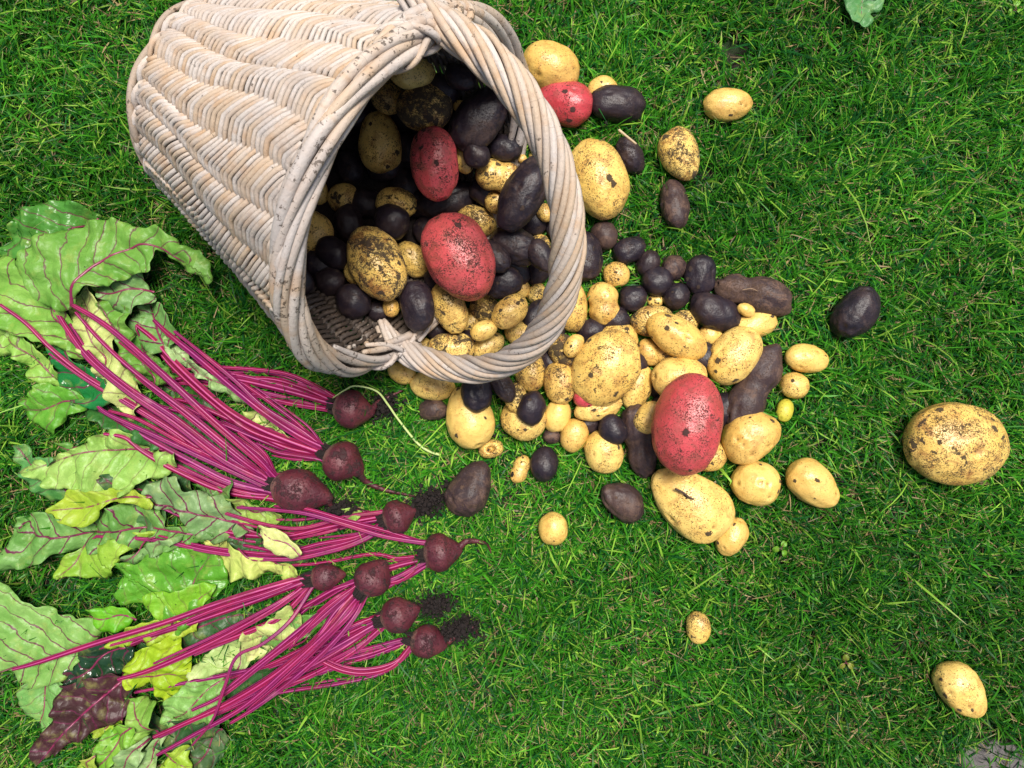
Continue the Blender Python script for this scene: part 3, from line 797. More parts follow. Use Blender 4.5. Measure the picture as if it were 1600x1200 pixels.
# ------------------------------------------------------------------ BEETROOTS
def crumbs(n, cx, cy, cz, sx, sy, sz, ang, rmin, rmax, hairs=0):
    V0, F0 = ico(1); Vs = []; Fs = []; c = 0
    an = math.radians(ang)
    for i in range(n):
        p = rng.normal(0, 0.45, 3); p = np.clip(p*(1+.5*(rng.random() < .25)), -2.2, 2.2)*[sx, sy, sz]
        r = rng.uniform(rmin, rmax)*(1+.5*(rng.random() < .08))
        v = V0*(1+0.35*rng.normal(0, 1, len(V0)))[:, None]*r
        P = v+[cx+p[0]*math.cos(an)-p[1]*math.sin(an), cy+p[0]*math.sin(an)+p[1]*math.cos(an), max(cz+p[2], 12)]
        Vs.append(P); Fs.append(F0+c); c += len(V0)
    return Vs, Fs
ENDS = {}
def beetroot(px, py, a, b, ang, label, stems, tap=None, clump=None, zc=None):
    """ang: direction of the taproot; stems: list of (points, z levels, radius); leaves are added after"""
    z = zc or 12+b*0.42
    s = (D-z)/D; X, Y = lift(px, py, z); O = (X, Y, z)
    root = bpy.data.objects.new('beetroot', None); sc.collection.objects.link(root)
    root.location = W([O])[0]; root.empty_display_size = 0.02
    tag(root, label, 'beetroot', 'beetroots with stalks and leaves laid on the grass')
    an = math.radians(ang); rg = np.random.default_rng(int(px*7+py))
    V0, F = ico(5); t = V0[:, 0]
    V = V0.copy()
    V[:, 0] = np.where(t > 0, t+0.42*np.clip(t-0.45, 0, 1)**1.4*1.6, t)
    pr = np.where(t > 0.3, 1-0.42*((t-0.3)/0.7)**1.3, 1)*np.where(t < -.75, 1+0.25*(t+.75)*2, 1)
    V[:, 1] *= pr; V[:, 2] *= pr
    V *= (1+0.025*sines(V0, rg, 8, 2.5)+0.007*sines(V0, rg, 10, 9))[:, None]
    ext = (V.max(0)-V.min(0))/2; cen = (V.max(0)+V.min(0))/2
    V = (V-cen)/ext*[a*s/2, b*s/2, b*s*0.47]
    R = np.array(Matrix.Rotation(an, 3, 'Z') @ Matrix.Rotation(0.08, 3, 'Y')); V = V@R.T
    me = new_mesh('bulb', V, F, {'crown': -t}, M['beet']); obj('bulb', me, O, root, O, True, V)
    d = np.array([math.cos(an), math.sin(an), 0])
    nose = np.array(O)+d*a*s*0.47
    if tap:
        T = Tubes(); P = [nose-d*6]+[np.array([*lift(x_, y_, zz), zz]) for x_, y_, zz in tap]
        P = catmull(P, 7); T.add(P, np.linspace(6, 1.0, len(P))**1.0, 8, tint=.3, ridges=3, depth=.1)
        T.build('taproot', M['beet'], O, root, O)
    if clump:
        cx, cy, sx, sy, ca, n = clump
        X2, Y2 = lift(cx, cy, 22)
        Vs, Fs = crumbs(int(n*1.5), X2, Y2, 24, sx, sy, 12, ca, 0.8, 3.3)
        V = np.vstack(Vs)-np.array(O); me = new_mesh('soil_clump', V, np.vstack(Fs), None, M['soil'], smooth=False)
        obj('soil_clump', me, O, root, O, True, V)
        T = Tubes()
        for i in range(60):
            q = rng.uniform(0, 6.28); l = rng.uniform(12, 44)
            p0 = np.array([X2, Y2, 20])+rng.normal(0, .4, 3)*[sx, sy, 5]
            P = [p0, p0+np.array([math.cos(q)*l*.5, math.sin(q)*l*.5, 6]), p0+np.array([math.cos(q+.4)*l, math.sin(q+.4)*l, 2])]
            T.add(catmull(P, 4), 0.45, 3, cap=False)
        T.build('root_hairs', M['soil'], O, root, O)
    # crown scales
    cr = Tubes(); cc = np.array(O)-d*a*s*0.46
    for i in range(16):
        q = rng.uniform(-1, 1); w = rng.uniform(-.5, .9)
        p0 = cc+np.array([-d[1], d[0], 0])*q*11+np.array([0, 0, w*9])
        P = [p0+d*4, p0-d*6+[0, 0, 3], p0-d*rng.uniform(9, 15)+rng.normal(0, 2, 3)]
        cr.add(catmull(P, 3), [2.2]*3+[1.6]*3+[.8], 5, tint=.2)
    cr.build('crown', M['soil'], O, root, O)
    rs = np.random.default_rng(int(px*3+py)); more = []
    for pts, zs, r in stems:           # thinner stalks running alongside the main ones
        if len(pts) < 4 or r < 3: continue
        k_ = len(pts); m_ = max(3, int(k_*rs.uniform(.6, 1.0))); o_ = rs.choice([-1, 1])*rs.uniform(4.5, 9)
        q_ = []
        for i_, (x_, y_) in enumerate(pts[:m_]):
            g_ = min(1, i_/1.2); q_.append((x_+g_*rs.normal(0, 1.5)-g_*o_*math.sin(an), y_+g_*rs.normal(0, 1.5)+g_*o_*math.cos(an)))
        more.append((q_, tuple(max(20, z_-rs.uniform(0, 7)) for z_ in zs), r*rs.uniform(.5, .75)))
    main_n = len(stems)
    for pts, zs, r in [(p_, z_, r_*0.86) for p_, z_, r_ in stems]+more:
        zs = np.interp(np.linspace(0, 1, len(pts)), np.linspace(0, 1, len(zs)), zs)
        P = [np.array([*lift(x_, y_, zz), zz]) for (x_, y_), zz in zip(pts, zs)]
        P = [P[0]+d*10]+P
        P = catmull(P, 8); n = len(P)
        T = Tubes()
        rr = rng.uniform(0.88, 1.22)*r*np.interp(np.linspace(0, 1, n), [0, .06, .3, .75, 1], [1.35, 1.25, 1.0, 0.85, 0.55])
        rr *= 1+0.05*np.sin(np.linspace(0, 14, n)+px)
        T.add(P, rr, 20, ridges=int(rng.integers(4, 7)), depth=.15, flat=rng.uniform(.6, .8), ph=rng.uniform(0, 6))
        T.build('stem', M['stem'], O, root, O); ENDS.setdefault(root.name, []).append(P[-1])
    return root, O

def seg_dist(Q, P):
    """distance, signed side and arc position of points Q to polyline P"""
    A = P[:-1]; Bv = P[1:]-P[:-1]; L2 = (Bv**2).sum(1)+1e-9
    arc = np.concatenate([[0], np.cumsum(np.sqrt(L2))])
    w = Q[:, None]-A[None]; t = np.clip((w*Bv[None]).sum(-1)/L2, 0, 1)
    near = A[None]+t[..., None]*Bv[None]; dd = np.linalg.norm(Q[:, None]-near, axis=-1)
    i = dd.argmin(1); r = np.arange(len(Q))
    cr = Bv[i, 0]*w[r, i, 1]-Bv[i, 1]*w[r, i, 0]
    return dd[r, i], np.sign(cr)*dd[r, i], arc[i]+t[r, i]*np.sqrt(L2[i])
def leaf(owner, outline, z0, col, vein=0.8, mid=None, amp=9.5, tilt=(0, 0), gloss=0.44, label=None, jag=1.6, ribr=2.0):
    root, O = owner
    g_ = 0.3*col[0]+0.6*col[1]+0.1*col[2]; col = tuple(min(max(g_+(c_-g_)*1.12, 0.004), .8) for c_ in col)
    rg = np.random.default_rng(int(sum(p[0] for p in outline)) % 99991)
    out = np.array([lift(x, y, z0) for x, y in outline]); oc_ = out.mean(0); out = oc_+(out-oc_)*1.11
    cl = np.vstack([out, out[:1]])
    # resample and roughen the margin
    seg = np.linalg.norm(np.diff(cl, axis=0), axis=1); ar = np.concatenate([[0], np.cumsum(seg)]); n = int(ar[-1]/3.4)
    q = np.linspace(0, ar[-1], n, endpoint=False)
    ox = np.interp(q, ar, cl[:, 0]); oy = np.interp(q, ar, cl[:, 1])
    for _ in range(2):
        ox = (np.roll(ox, 1)+2*ox+np.roll(ox, -1))/4; oy = (np.roll(oy, 1)+2*oy+np.roll(oy, -1))/4
    cen = np.array([ox.mean(), oy.mean()])
    tx = np.roll(ox, -1)-np.roll(ox, 1); ty = np.roll(oy, -1)-np.roll(oy, 1); ln = np.hypot(tx, ty)+1e-6
    wv = jag*(np.sin(q/7.5+rg.uniform(0, 6)+1.5*np.sin(q/19))+0.6*np.sin(q/3.3+rg.uniform(0, 6)))+0.7*jag*np.sin(q/17+rg.uniform(0, 6))
    ox = ox+ty/ln*wv; oy = oy-tx/ln*wv
    bnd = np.stack([ox, oy], 1)
    x0, y0 = bnd.min(0); x1, y1 = bnd.max(0); st = 4.0
    X, Y = np.meshgrid(np.arange(x0, x1, st), np.arange(y0, y1, st)); X = X+(np.arange(X.shape[0])[:, None] % 2)*st/2
    G = np.stack([X.ravel(), Y.ravel()], 1)+rg.normal(0, .35, (X.size, 2))
    nb = len(bnd); ed = np.full(len(G), 1e9)
    for i in range(nb): ed = np.minimum(ed, np.hypot(G[:, 0]-bnd[i, 0], G[:, 1]-bnd[i, 1]))
    G = G[ed > 2.6]
    # inside test
    ins = np.zeros(len(G), bool)
    for i in range(nb):
        a = bnd[i]; b = bnd[(i+1) % nb]
        cnd = ((a[1] > G[:, 1]) != (b[1] > G[:, 1]))
        with np.errstate(divide='ignore', invalid='ignore'):
            xi = (b[0]-a[0])*(G[:, 1]-a[1])/(b[1]-a[1]+1e-12)+a[0]
        ins ^= cnd & (G[:, 0] < xi)
    G = G[ins]
    pts = np.vstack([bnd, G])
    res = delaunay_2d_cdt([Vector(p) for p in pts.tolist()], [(i, (i+1) % nb) for i in range(nb)], [], 1, 1e-5)
    Q = np.array([v[:] for v in res[0]]); F = [f for f in res[2] if len(f) == 3]
    if mid is None:
        cv = np.cov((bnd-cen).T); ev, evc = np.linalg.eigh(cv); ax = evc[:, 1]
        pr = (bnd-cen)@ax; e0 = cen+ax*pr.min()*.97; e1 = cen+ax*pr.max()*.9
        if np.hypot(*(e0-np.array(O[:2]))) > np.hypot(*(e1-np.array(O[:2]))): e0, e1 = e1, e0
        for E_ in ENDS.get(root.name, []):
            db = np.hypot(bnd[:, 0]-E_[0], bnd[:, 1]-E_[1])
            if db.min() < 16 or np.hypot(*(E_[:2]-cen)) < 30:
                e0 = np.array(E_[:2]); far = bnd[db.argmax()]; e1 = e0+(far-e0)*0.9
                if np.hypot(*(e1-e0)) < 20: continue
                ax = (e1-e0)/np.hypot(*(e1-e0)); break
        nrm = np.array([-ax[1], ax[0]])
        MP = np.array([e0, e0*.66+e1*.34+nrm*5, e0*.3+e1*.7-nrm*3, e1])
    else: MP = np.array([lift(x, y, z0) for x, y in mid])
    MP = catmull(MP, 7)
    ad, sd, ua = seg_dist(Q, MP)
    ed = np.full(len(Q), 1e9); ei = np.zeros(len(Q))
    for i in range(nb):
        dd = np.hypot(Q[:, 0]-bnd[i, 0], Q[:, 1]-bnd[i, 1]); m_ = dd < ed; ed[m_] = dd[m_]; ei[m_] = q[i]
    P3 = np.column_stack([Q, np.zeros(len(Q))])
    def zof(Q2, ad2, ua2, ed2, ei2):
        P_ = np.column_stack([Q2, np.zeros(len(Q2))])
        r1_ = np.random.default_rng(int(z0*13)+int(cen[0]))
        z = z0+amp*0.9*sines(P_, r1_, 6, 0.035)+amp*0.5*sines(P_, r1_, 8, 0.09)
        z += amp*0.35*np.abs(sines(P_, r1_, 5, 0.06))*2 - amp*.3
        z += np.exp(-ed2/10)*amp*0.9*np.sin(ei2/8.5+2*np.sin(ei2/21))
        z += 2.4*np.abs(np.sin(np.pi*((ua2-0.75*ad2)/26)))*np.clip(ad2/8, 0, 1)
        z += -3.0*np.exp(-ad2/6)
        z += tilt[0]*(Q2[:, 0]-cen[0])+tilt[1]*(Q2[:, 1]-cen[1])
        return np.maximum(z, 17)
    z = zof(Q, ad, ua, ed, ei)
    O3 = np.array([cen[0], cen[1], z0])
    V = np.column_stack([Q, z])-O3
    me = new_mesh('leaf', V, np.array(F), {'lu': ua, 'ld': sd}, M['leaf'])
    o = obj('leaf', me, O3, root, O, True, V)
    o.color = (*col, 1); o['vein'] = float(vein); o['gloss'] = float(gloss)
    if label: o['label'] = label
    md = o.modifiers.new('thick', 'SOLIDIFY'); md.thickness = 0.0005; md.offset = 0
    # midrib
    Pm = MP[:]; am, sm, um = seg_dist(Pm, MP)
    edm = np.array([np.hypot(bnd[:, 0]-p[0], bnd[:, 1]-p[1]).min() for p in Pm]); eim = np.array([q[np.hypot(bnd[:, 0]-p[0], bnd[:, 1]-p[1]).argmin()] for p in Pm])
    zm = zof(Pm, am, um, edm, eim)
    T = Tubes(); PP = np.column_stack([Pm, zm+0.8])
    T.add(PP, 0.85*ribr*np.linspace(1.0, .25, len(PP)), 10, ridges=3, depth=.1, flat=.8)
    T.build('midrib', M['rib'], O3, o, O3)
    return o

# colours of leaves (albedo)
GR = (0.16, 0.36, 0.065); PALE = (0.34, 0.54, 0.14); DKG = (0.055, 0.17, 0.045); YG = (0.42, 0.53, 0.09); CREAM = (0.66, 0.68, 0.30)
GREY = (0.26, 0.38, 0.20); MAR = (0.075, 0.028, 0.035); LG = (0.20, 0.38, 0.09); EM = (0.03, 0.20, 0.06); BG = (0.15, 0.37, 0.06)

bA = beetroot(553, 640, 66, 61, 8, 'round beetroot nearest the basket, dark soil on its right end', [
    ([(522, 620), (487, 600), (437, 582), (340, 574), (285, 578), (240, 590)], (28, 30, 22), 3.4),
    ([(516, 630), (450, 611), (360, 591), (300, 588), (255, 600)], (26, 30, 24), 4.2),
    ([(514, 640), (450, 630), (385, 614), (300, 600), (215, 598)], (24, 26, 22), 4.2),
    ([(518, 625), (470, 605), (420, 592), (330, 590), (240, 575)], (24, 22, 20), 3.2)],
    tap=[(592, 628, 24), (612, 618, 20), (636, 606, 16)], clump=(600, 636, 20, 16, -20, 150))
bB = beetroot(538, 723, 68, 66, 30, 'beetroot with a long thin root trailing right, second down from the basket', [
    ([(505, 700), (465, 680), (412, 645), (360, 603), (310, 560), (262, 521), (240, 500)], (34, 48, 52, 46, 34), 5.0),
    ([(502, 707), (450, 688), (400, 667), (355, 640), (310, 602), (267, 560), (240, 530), (213, 508)], (34, 44, 48, 40, 34), 4.8),
    ([(500, 710), (450, 700), (400, 678), (362, 657), (310, 634), (282, 625), (262, 626)], (30, 36, 40, 30), 4.0),
    ([(500, 718), (462, 712), (430, 706), (400, 692)], (28, 30, 26), 3.4),
    ([(500, 712), (455, 705), (400, 685), (340, 660), (270, 640), (215, 625)], (26, 30, 34, 26), 4.2),
    ([(506, 698), (480, 676), (450, 650), (380, 600), (330, 575), (290, 560)], (30, 34, 30, 24), 3.6)],
    tap=[(572, 752, 24), (600, 765, 20), (632, 772, 16), (650, 776, 14)])
bC = beetroot(472, 768, 98, 68, 14, 'largest beetroot, pear shaped with a soil covered tip', [
    ([(430, 748), (400, 716), (330, 655), (260, 590), (190, 528), (150, 498), (112, 476)], (36, 60, 74, 70, 62), 5.2),
    ([(426, 752), (380, 716), (300, 650), (215, 585), (160, 535), (118, 488)], (34, 54, 66, 62, 56), 4.6),
    ([(425, 757), (350, 720), (270, 660), (200, 612), (140, 562), (105, 515), (80, 472)], (34, 50, 62, 60, 54), 4.8),
    ([(424, 765), (330, 722), (240, 680), (170, 648), (150, 632)], (32, 46, 50, 44), 4.6),
    ([(424, 769), (360, 752), (300, 722), (230, 684), (160, 642), (130, 628)], (30, 40, 42, 38), 5.0),
    ([(424, 779), (350, 768), (270, 733), (222, 705), (195, 684), (162, 678)], (28, 34, 44, 46), 4.6),
    ([(430, 742), (410, 715), (370, 685), (330, 658), (250, 615)], (26, 36, 42, 40), 4.4),
    ([(424, 773), (390, 770), (330, 752), (260, 722), (200, 690)], (26, 30, 32, 30), 4.2),
    ([(0, 476), (40, 505), (80, 545), (130, 585), (190, 622), (260, 665), (330, 712), (424, 762)][::-1], (30, 38, 44, 56, 62), 4.0),
    ([(424, 760), (370, 735), (310, 705), (280, 690), (215, 655), (170, 642)], (28, 40, 50, 42), 4.4)],
    tap=[(520, 792, 26), (540, 800, 20)], clump=(532, 797, 26, 14, 20, 190))
bD = beetroot(625, 806, 54, 54, -20, 'small round beetroot with a thick black soil clump pointing up right', [
    ([(599, 800), (540, 808), (475, 825), (425, 822), (362, 805), (320, 790)], (28, 36, 40, 34), 3.8),
    ([(598, 806), (550, 815), (500, 826), (440, 838), (360, 832), (300, 818)], (26, 30, 34, 30), 3.8),
    ([(600, 816), (560, 838), (500, 850), (445, 862), (380, 852)], (26, 30, 34, 28), 3.8),
    ([(602, 822), (570, 842), (520, 860), (440, 874), (330, 862), (250, 845), (150, 838)], (26, 34, 40, 40, 38), 4.2),
    ([(598, 811), (540, 820), (470, 832), (400, 838), (330, 826), (240, 788)], (24, 28, 30, 34), 3.4),
    ([(596, 803), (560, 806), (520, 806), (470, 812), (430, 812)], (22, 24, 22), 3.0)],
    tap=[(626, 835, 20), (624, 850, 16)], clump=(668, 785, 32, 17, -25, 330))
bE = beetroot(692, 862, 62, 60, -8, 'beetroot farthest right in the bundle, with a wiry root', [
    ([(662, 848), (600, 838), (540, 820), (480, 803), (430, 797), (370, 793)], (36, 52, 60, 46), 3.8),
    ([(662, 868), (620, 872), (580, 866), (500, 880), (440, 884)], (26, 26, 24), 3.4),
    ([(664, 878), (625, 900), (590, 915), (540, 945), (470, 978)], (28, 32, 34, 28), 4.0),
    ([(666, 884), (640, 900), (600, 920), (555, 940)], (26, 26, 24), 4.0),
    ([(664, 874), (620, 884), (560, 905), (500, 935), (440, 985)], (26, 28, 30, 26), 3.6)],
    tap=[(728, 846, 30), (748, 846, 26), (762, 852, 20), (768, 866, 16)])
bG = beetroot(513, 901, 56, 42, -5, 'smallest dark beetroot, leftmost of the lower bulbs', [
    ([(486, 900), (420, 918), (340, 943), (250, 975), (150, 1005), (60, 1035), (20, 1046)], (28, 46, 56, 58, 56, 52), 4.2),
    ([(486, 905), (400, 938), (300, 973), (240, 992), (190, 1012)], (26, 36, 42, 44), 3.8),
    ([(488, 908), (430, 950), (340, 1000), (240, 1045), (184, 1062)], (28, 46, 54, 58), 4.6),
    ([(492, 912), (455, 968), (412, 1005), (370, 1026), (352, 1070), (332, 1125), (300, 1165)], (30, 60, 70, 74, 66, 50), 2.7),
    ([(488, 902), (440, 920), (380, 945), (330, 958), (262, 985)], (24, 30, 34, 34), 3.8),
    ([(490, 911), (440, 962), (380, 990), (300, 1020), (230, 1048)], (26, 38, 44, 46), 4.2)], zc=36)
bI = beetroot(670, 1003, 60, 52, 14, 'lowest beetroot, with a soil clump and wiry root on its right', [
    ([(644, 997), (580, 1013), (500, 1032), (430, 1060), (340, 1105)], (24, 30, 32, 30), 4.0),
    ([(646, 1006), (615, 1040), (575, 1052), (535, 1048), (495, 1030), (478, 1024)], (24, 34, 44, 40), 4.2),
    ([(648, 1012), (600, 1050), (530, 1068), (450, 1080), (400, 1092)], (22, 26, 26, 24), 3.6),
    ([(643, 1002), (590, 1022), (520, 1045), (440, 1075), (350, 1120)], (22, 26, 28, 28), 3.8)],
    tap=[(702, 1002, 22), (735, 980, 20), (752, 996, 16)], clump=(712, 984, 34, 14, -12, 260))
bH = beetroot(626, 960, 64, 56, -15, 'beetroot directly above the lowest one, soil behind it', [
    ([(594, 962), (550, 978), (500, 1000), (430, 1035), (360, 1060)], (26, 36, 38, 34), 4.0),
    ([(594, 972), (540, 1003), (470, 1042), (400, 1078), (330, 1110), (250, 1152)], (28, 44, 50, 46, 38), 4.6),
    ([(598, 980), (550, 1020), (480, 1058), (400, 1090), (330, 1120)], (26, 36, 40, 36), 4.2),
    ([(593, 968), (545, 990), (495, 1015), (420, 1040), (300, 1065), (210, 1082)], (24, 30, 34, 40), 3.6)],
    tap=[(654, 948, 22), (672, 940, 18)], clump=(680, 944, 26, 14, -15, 190), zc=38)
bF = beetroot(584, 901, 62, 58, -55, 'pale topped beetroot lying over the other stalks in the lower middle', [
    ([(566, 926), (545, 950), (515, 985), (450, 1045), (380, 1105), (300, 1150), (245, 1180)], (40, 66, 74, 70, 56, 44), 5.0),
    ([(560, 922), (530, 955), (495, 1000), (430, 1055), (360, 1098), (290, 1130), (240, 1152)], (40, 62, 66, 60, 48), 5.4),
    ([(556, 916), (530, 935), (500, 960), (462, 1002), (452, 1015)], (38, 52, 54, 46), 3.4),
    ([(553, 910), (520, 922), (480, 945), (440, 968)], (34, 36, 34), 4.0),
    ([(572, 928), (556, 960), (520, 1005), (460, 1060), (400, 1105), (360, 1130)], (38, 62, 66, 56, 44), 4.2),
    ([(558, 918), (520, 950), (480, 985), (420, 1030), (350, 1085), (300, 1110)], (36, 48, 52, 50), 4.4)], zc=50)

# ---- low dark leaves pressed under the stalks
for ow, ol, cc in (
    (bA, [(235, 560), (265, 572), (300, 590), (330, 612), (345, 640), (315, 648), (280, 632), (250, 610), (228, 585)], (0.05, 0.15, 0.035)),
    (bB, [(270, 640), (310, 640), (350, 665), (385, 700), (380, 722), (340, 715), (300, 690), (268, 665)], (0.07, 0.19, 0.05)),
    (bC, [(215, 680), (250, 690), (290, 715), (330, 742), (300, 752), (262, 742), (228, 715)], (0.12, 0.24, 0.09)),
    (bD, [(360, 838), (400, 834), (450, 846), (500, 858), (480, 874), (430, 878), (385, 868)], (0.06, 0.13, 0.05)),
    (bG, [(250, 990), (300, 962), (350, 955), (395, 962), (372, 990), (320, 1012), (270, 1022)], (0.05, 0.12, 0.045)),
    (bH, [(300, 1040), (350, 1050), (400, 1040), (430, 1030), (420, 1060), (370, 1085), (320, 1100), (280, 1090)], (0.055, 0.14, 0.05)),
    (bI, [(225, 1110), (270, 1125), (320, 1118), (345, 1110), (330, 1150), (280, 1168), (235, 1160)], (0.05, 0.12, 0.045)),
    (bG, [(176, 1000), (205, 1000), (236, 1012), (215, 1050), (190, 1066), (170, 1050)], (0.05, 0.10, 0.04)),
    (bC, [(120, 600), (150, 590), (200, 610), (240, 640), (262, 668), (225, 665), (170, 650), (130, 632)], (0.10, 0.24, 0.06)),
    (bD, [(205, 770), (240, 775), (262, 800), (250, 830), (215, 832), (185, 812)], (0.09, 0.18, 0.07))):
    leaf(ow, ol, 22, cc, .6, amp=4)
# ---- leaves, roughly from the bottom of the heap to the top
leaf(bA, [(8, 395), (15, 367), (35, 340), (72, 319), (100, 318), (125, 325), (144, 337), (130, 350), (100, 367), (82, 375), (50, 397), (27, 404), (10, 402)], 34, (0.10, 0.27, 0.06), .8, [(144, 338), (100, 369), (50, 398)], tilt=(0, -.1), gloss=.3)
leaf(bC, [(-5, 425), (15, 406), (27, 412), (37, 420), (57, 440), (75, 462), (105, 485), (122, 530), (140, 552), (120, 552), (82, 535), (37, 520), (15, 514), (-5, 500)], 38, (0.26, 0.46, 0.11), .8, [(122, 545), (95, 500), (72, 462), (60, 430)])
leaf(bC, [(107, 485), (120, 465), (140, 452), (175, 500), (187, 537), (195, 575), (225, 610), (200, 650), (165, 600), (140, 550), (115, 520)], 42, CREAM, .55, [(210, 630), (170, 570), (140, 510), (128, 470)])
leaf(bC, [(150, 455), (180, 470), (207, 490), (202, 507), (205, 525), (212, 550), (250, 565), (267, 585), (240, 598), (222, 582), (195, 560), (187, 525), (172, 500)], 46, LG, .6)
leaf(bC, [(147, 447), (175, 440), (225, 425), (220, 445), (235, 460), (232, 472), (210, 480), (205, 492), (180, 480), (160, 462)], 50, (0.24, 0.40, 0.16), .9)
leaf(bB, [(210, 485), (225, 475), (250, 472), (262, 490), (265, 512), (275, 525), (262, 548), (245, 550), (217, 535), (198, 520), (206, 505)], 36, (0.20, 0.36, 0.13), 1.0, [(268, 550), (245, 520), (228, 478)])
leaf(bB, [(205, 520), (240, 548), (262, 575), (268, 588), (252, 598), (225, 596), (200, 575), (195, 545)], 30, (0.15, 0.33, 0.08), .9)
leaf(bB, [(262, 530), (285, 548), (310, 566), (345, 595), (392, 628), (372, 626), (335, 604), (300, 582), (272, 556)], 34, (0.42, 0.56, 0.28), .5)
leaf(bB, [(375, 641), (400, 645), (430, 662), (452, 684), (430, 680), (400, 668), (378, 654)], 34, CREAM, .9)
leaf(bC, [(-5, 514), (25, 515), (55, 545), (82, 568), (95, 590), (104, 612), (85, 606), (60, 597), (45, 590), (38, 570), (20, 558), (-5, 555)], 36, PALE, .7, [(115, 620), (80, 590), (52, 562), (10, 530)])
leaf(bA, [(77, 530), (105, 545), (112, 565), (140, 575), (160, 590), (178, 602), (187, 617), (150, 634), (135, 632), (110, 622), (98, 610), (88, 580), (80, 555)], 44, EM, .8, [(185, 617), (140, 600), (90, 540)], amp=6, gloss=.16)
leaf(bA, [(57, 607), (75, 600), (105, 610), (125, 620), (132, 640), (107, 647), (92, 660), (80, 675), (67, 670), (47, 655), (34, 632), (37, 625), (55, 622)], 38, BG, .5, amp=6)
leaf(bC, [(120, 620), (150, 632), (195, 640), (250, 672), (282, 700), (240, 700), (190, 672), (140, 652)], 27, DKG, .4)
leaf(bD, [(170, 745), (200, 735), (235, 755), (285, 742), (300, 765), (260, 790), (225, 800), (190, 790)], 26, (0.06, 0.13, 0.05), .5)
leaf(bC, [(30, 697), (47, 700), (55, 715), (75, 717), (92, 718), (72, 737), (92, 750), (110, 760), (118, 766), (87, 782), (75, 780), (55, 765), (37, 740), (27, 720)], 30, (0.12, 0.30, 0.10), .5, amp=6)
leaf(bC, [(86, 692), (105, 690), (122, 702), (150, 700), (110, 712), (92, 706)], 26, (0.17, 0.36, 0.10), .3)
leaf(bC, [(140, 692), (155, 680), (175, 675), (212, 687), (225, 700), (270, 710), (274, 722), (240, 747), (212, 750), (195, 769), (155, 771), (130, 762), (102, 760), (67, 747), (42, 737), (62, 720), (95, 715), (120, 705)], 40, (0.38, 0.56, 0.17), .45, [(258, 702), (205, 703), (162, 704), (120, 710), (52, 734)])
leaf(bC, [(85, 800), (115, 765), (140, 772), (155, 768), (190, 767), (215, 770), (235, 785), (230, 797), (212, 790), (180, 785), (155, 797), (145, 815), (120, 821), (100, 812)], 46, YG, .25, amp=5)
leaf(bD, [(30, 817), (50, 805), (82, 802), (112, 812), (150, 802), (175, 792), (237, 792), (250, 825), (300, 826), (322, 836), (280, 852), (220, 858), (150, 860), (105, 858), (60, 880), (25, 887), (16, 877), (30, 840)], 32, (0.19, 0.36, 0.11), 1.0, [(322, 838), (230, 826), (150, 832), (90, 838), (38, 832)])
leaf(bD, [(95, 905), (95, 890), (101, 870), (127, 861), (165, 848), (190, 839), (234, 837), (206, 858), (184, 871), (168, 902), (152, 898), (127, 898), (105, 896)], 37, (0.33, 0.50, 0.09), .3, amp=6)
leaf(bD, [(196, 874), (237, 848), (285, 836), (272, 852), (228, 877), (203, 881)], 34, (0.24, 0.38, 0.16), .6)
leaf(bD, [(240, 760), (270, 747), (292, 745), (297, 767), (320, 770), (360, 777), (362, 800), (390, 826), (332, 842), (300, 827), (292, 800), (250, 792), (238, 780)], 33, (0.24, 0.36, 0.17), 1.0, [(410, 836), (350, 812), (300, 797), (240, 785)])
leaf(bD, [(320, 745), (345, 742), (366, 752), (362, 785), (330, 777), (310, 760)], 27, (0.14, 0.27, 0.09), .7)
leaf(bE, [(362, 777), (400, 790), (440, 805), (435, 816), (400, 825), (370, 810)], 30, (0.40, 0.52, 0.15), .5)
leaf(bG, [(187, 883), (222, 880), (241, 867), (285, 862), (323, 858), (339, 874), (345, 902), (345, 918), (326, 931), (317, 950), (279, 985), (260, 970), (222, 940), (196, 940), (187, 928), (198, 905)], 34, BG, .35, amp=6, gloss=.3)
leaf(bG, [(228, 930), (262, 925), (300, 915), (332, 915), (325, 935), (300, 962), (262, 975), (240, 955)], 42, (0.26, 0.50, 0.07), .3, amp=5)
leaf(bG, [(142, 953), (171, 947), (196, 950), (215, 962), (196, 978), (177, 986), (155, 981)], 40, (0.17, 0.45, 0.05), .4, amp=5)
leaf(bD, [(323, 848), (348, 848), (380, 858), (424, 874), (443, 883), (462, 886), (462, 896), (437, 905), (421, 894), (358, 902), (342, 896), (332, 874)], 32, (0.66, 0.68, 0.24), .2)
leaf(bE, [(405, 826), (424, 825), (443, 833), (472, 861), (462, 870), (437, 867), (415, 855)], 62, CREAM, .1, amp=3)
leaf(bG, [(180, 1007), (206, 978), (269, 963), (306, 972), (304, 988), (266, 1000), (215, 1005)], 34, YG, .2)
leaf(bG, [(203, 1048), (222, 1016), (247, 1004), (275, 995), (294, 1029), (300, 1057), (272, 1086), (263, 1099), (250, 1102), (241, 1073), (209, 1073)], 36, (0.42, 0.55, 0.07), .35)
leaf(bG, [(-5, 905), (25, 928), (57, 953), (104, 966), (149, 967), (154, 988), (135, 1010), (114, 1037), (104, 1056), (79, 1061), (41, 1073), (35, 1054), (19, 1042), (-5, 1042)], 38, (0.28, 0.46, 0.15), .9, [(190, 990), (120, 1012), (60, 1032), (0, 1050)], amp=6)
leaf(bG, [(41, 1073), (79, 1055), (101, 1073), (95, 1099), (76, 1140), (57, 1133), (35, 1111), (32, 1095)], 30, (0.22, 0.42, 0.14), .4, amp=6)
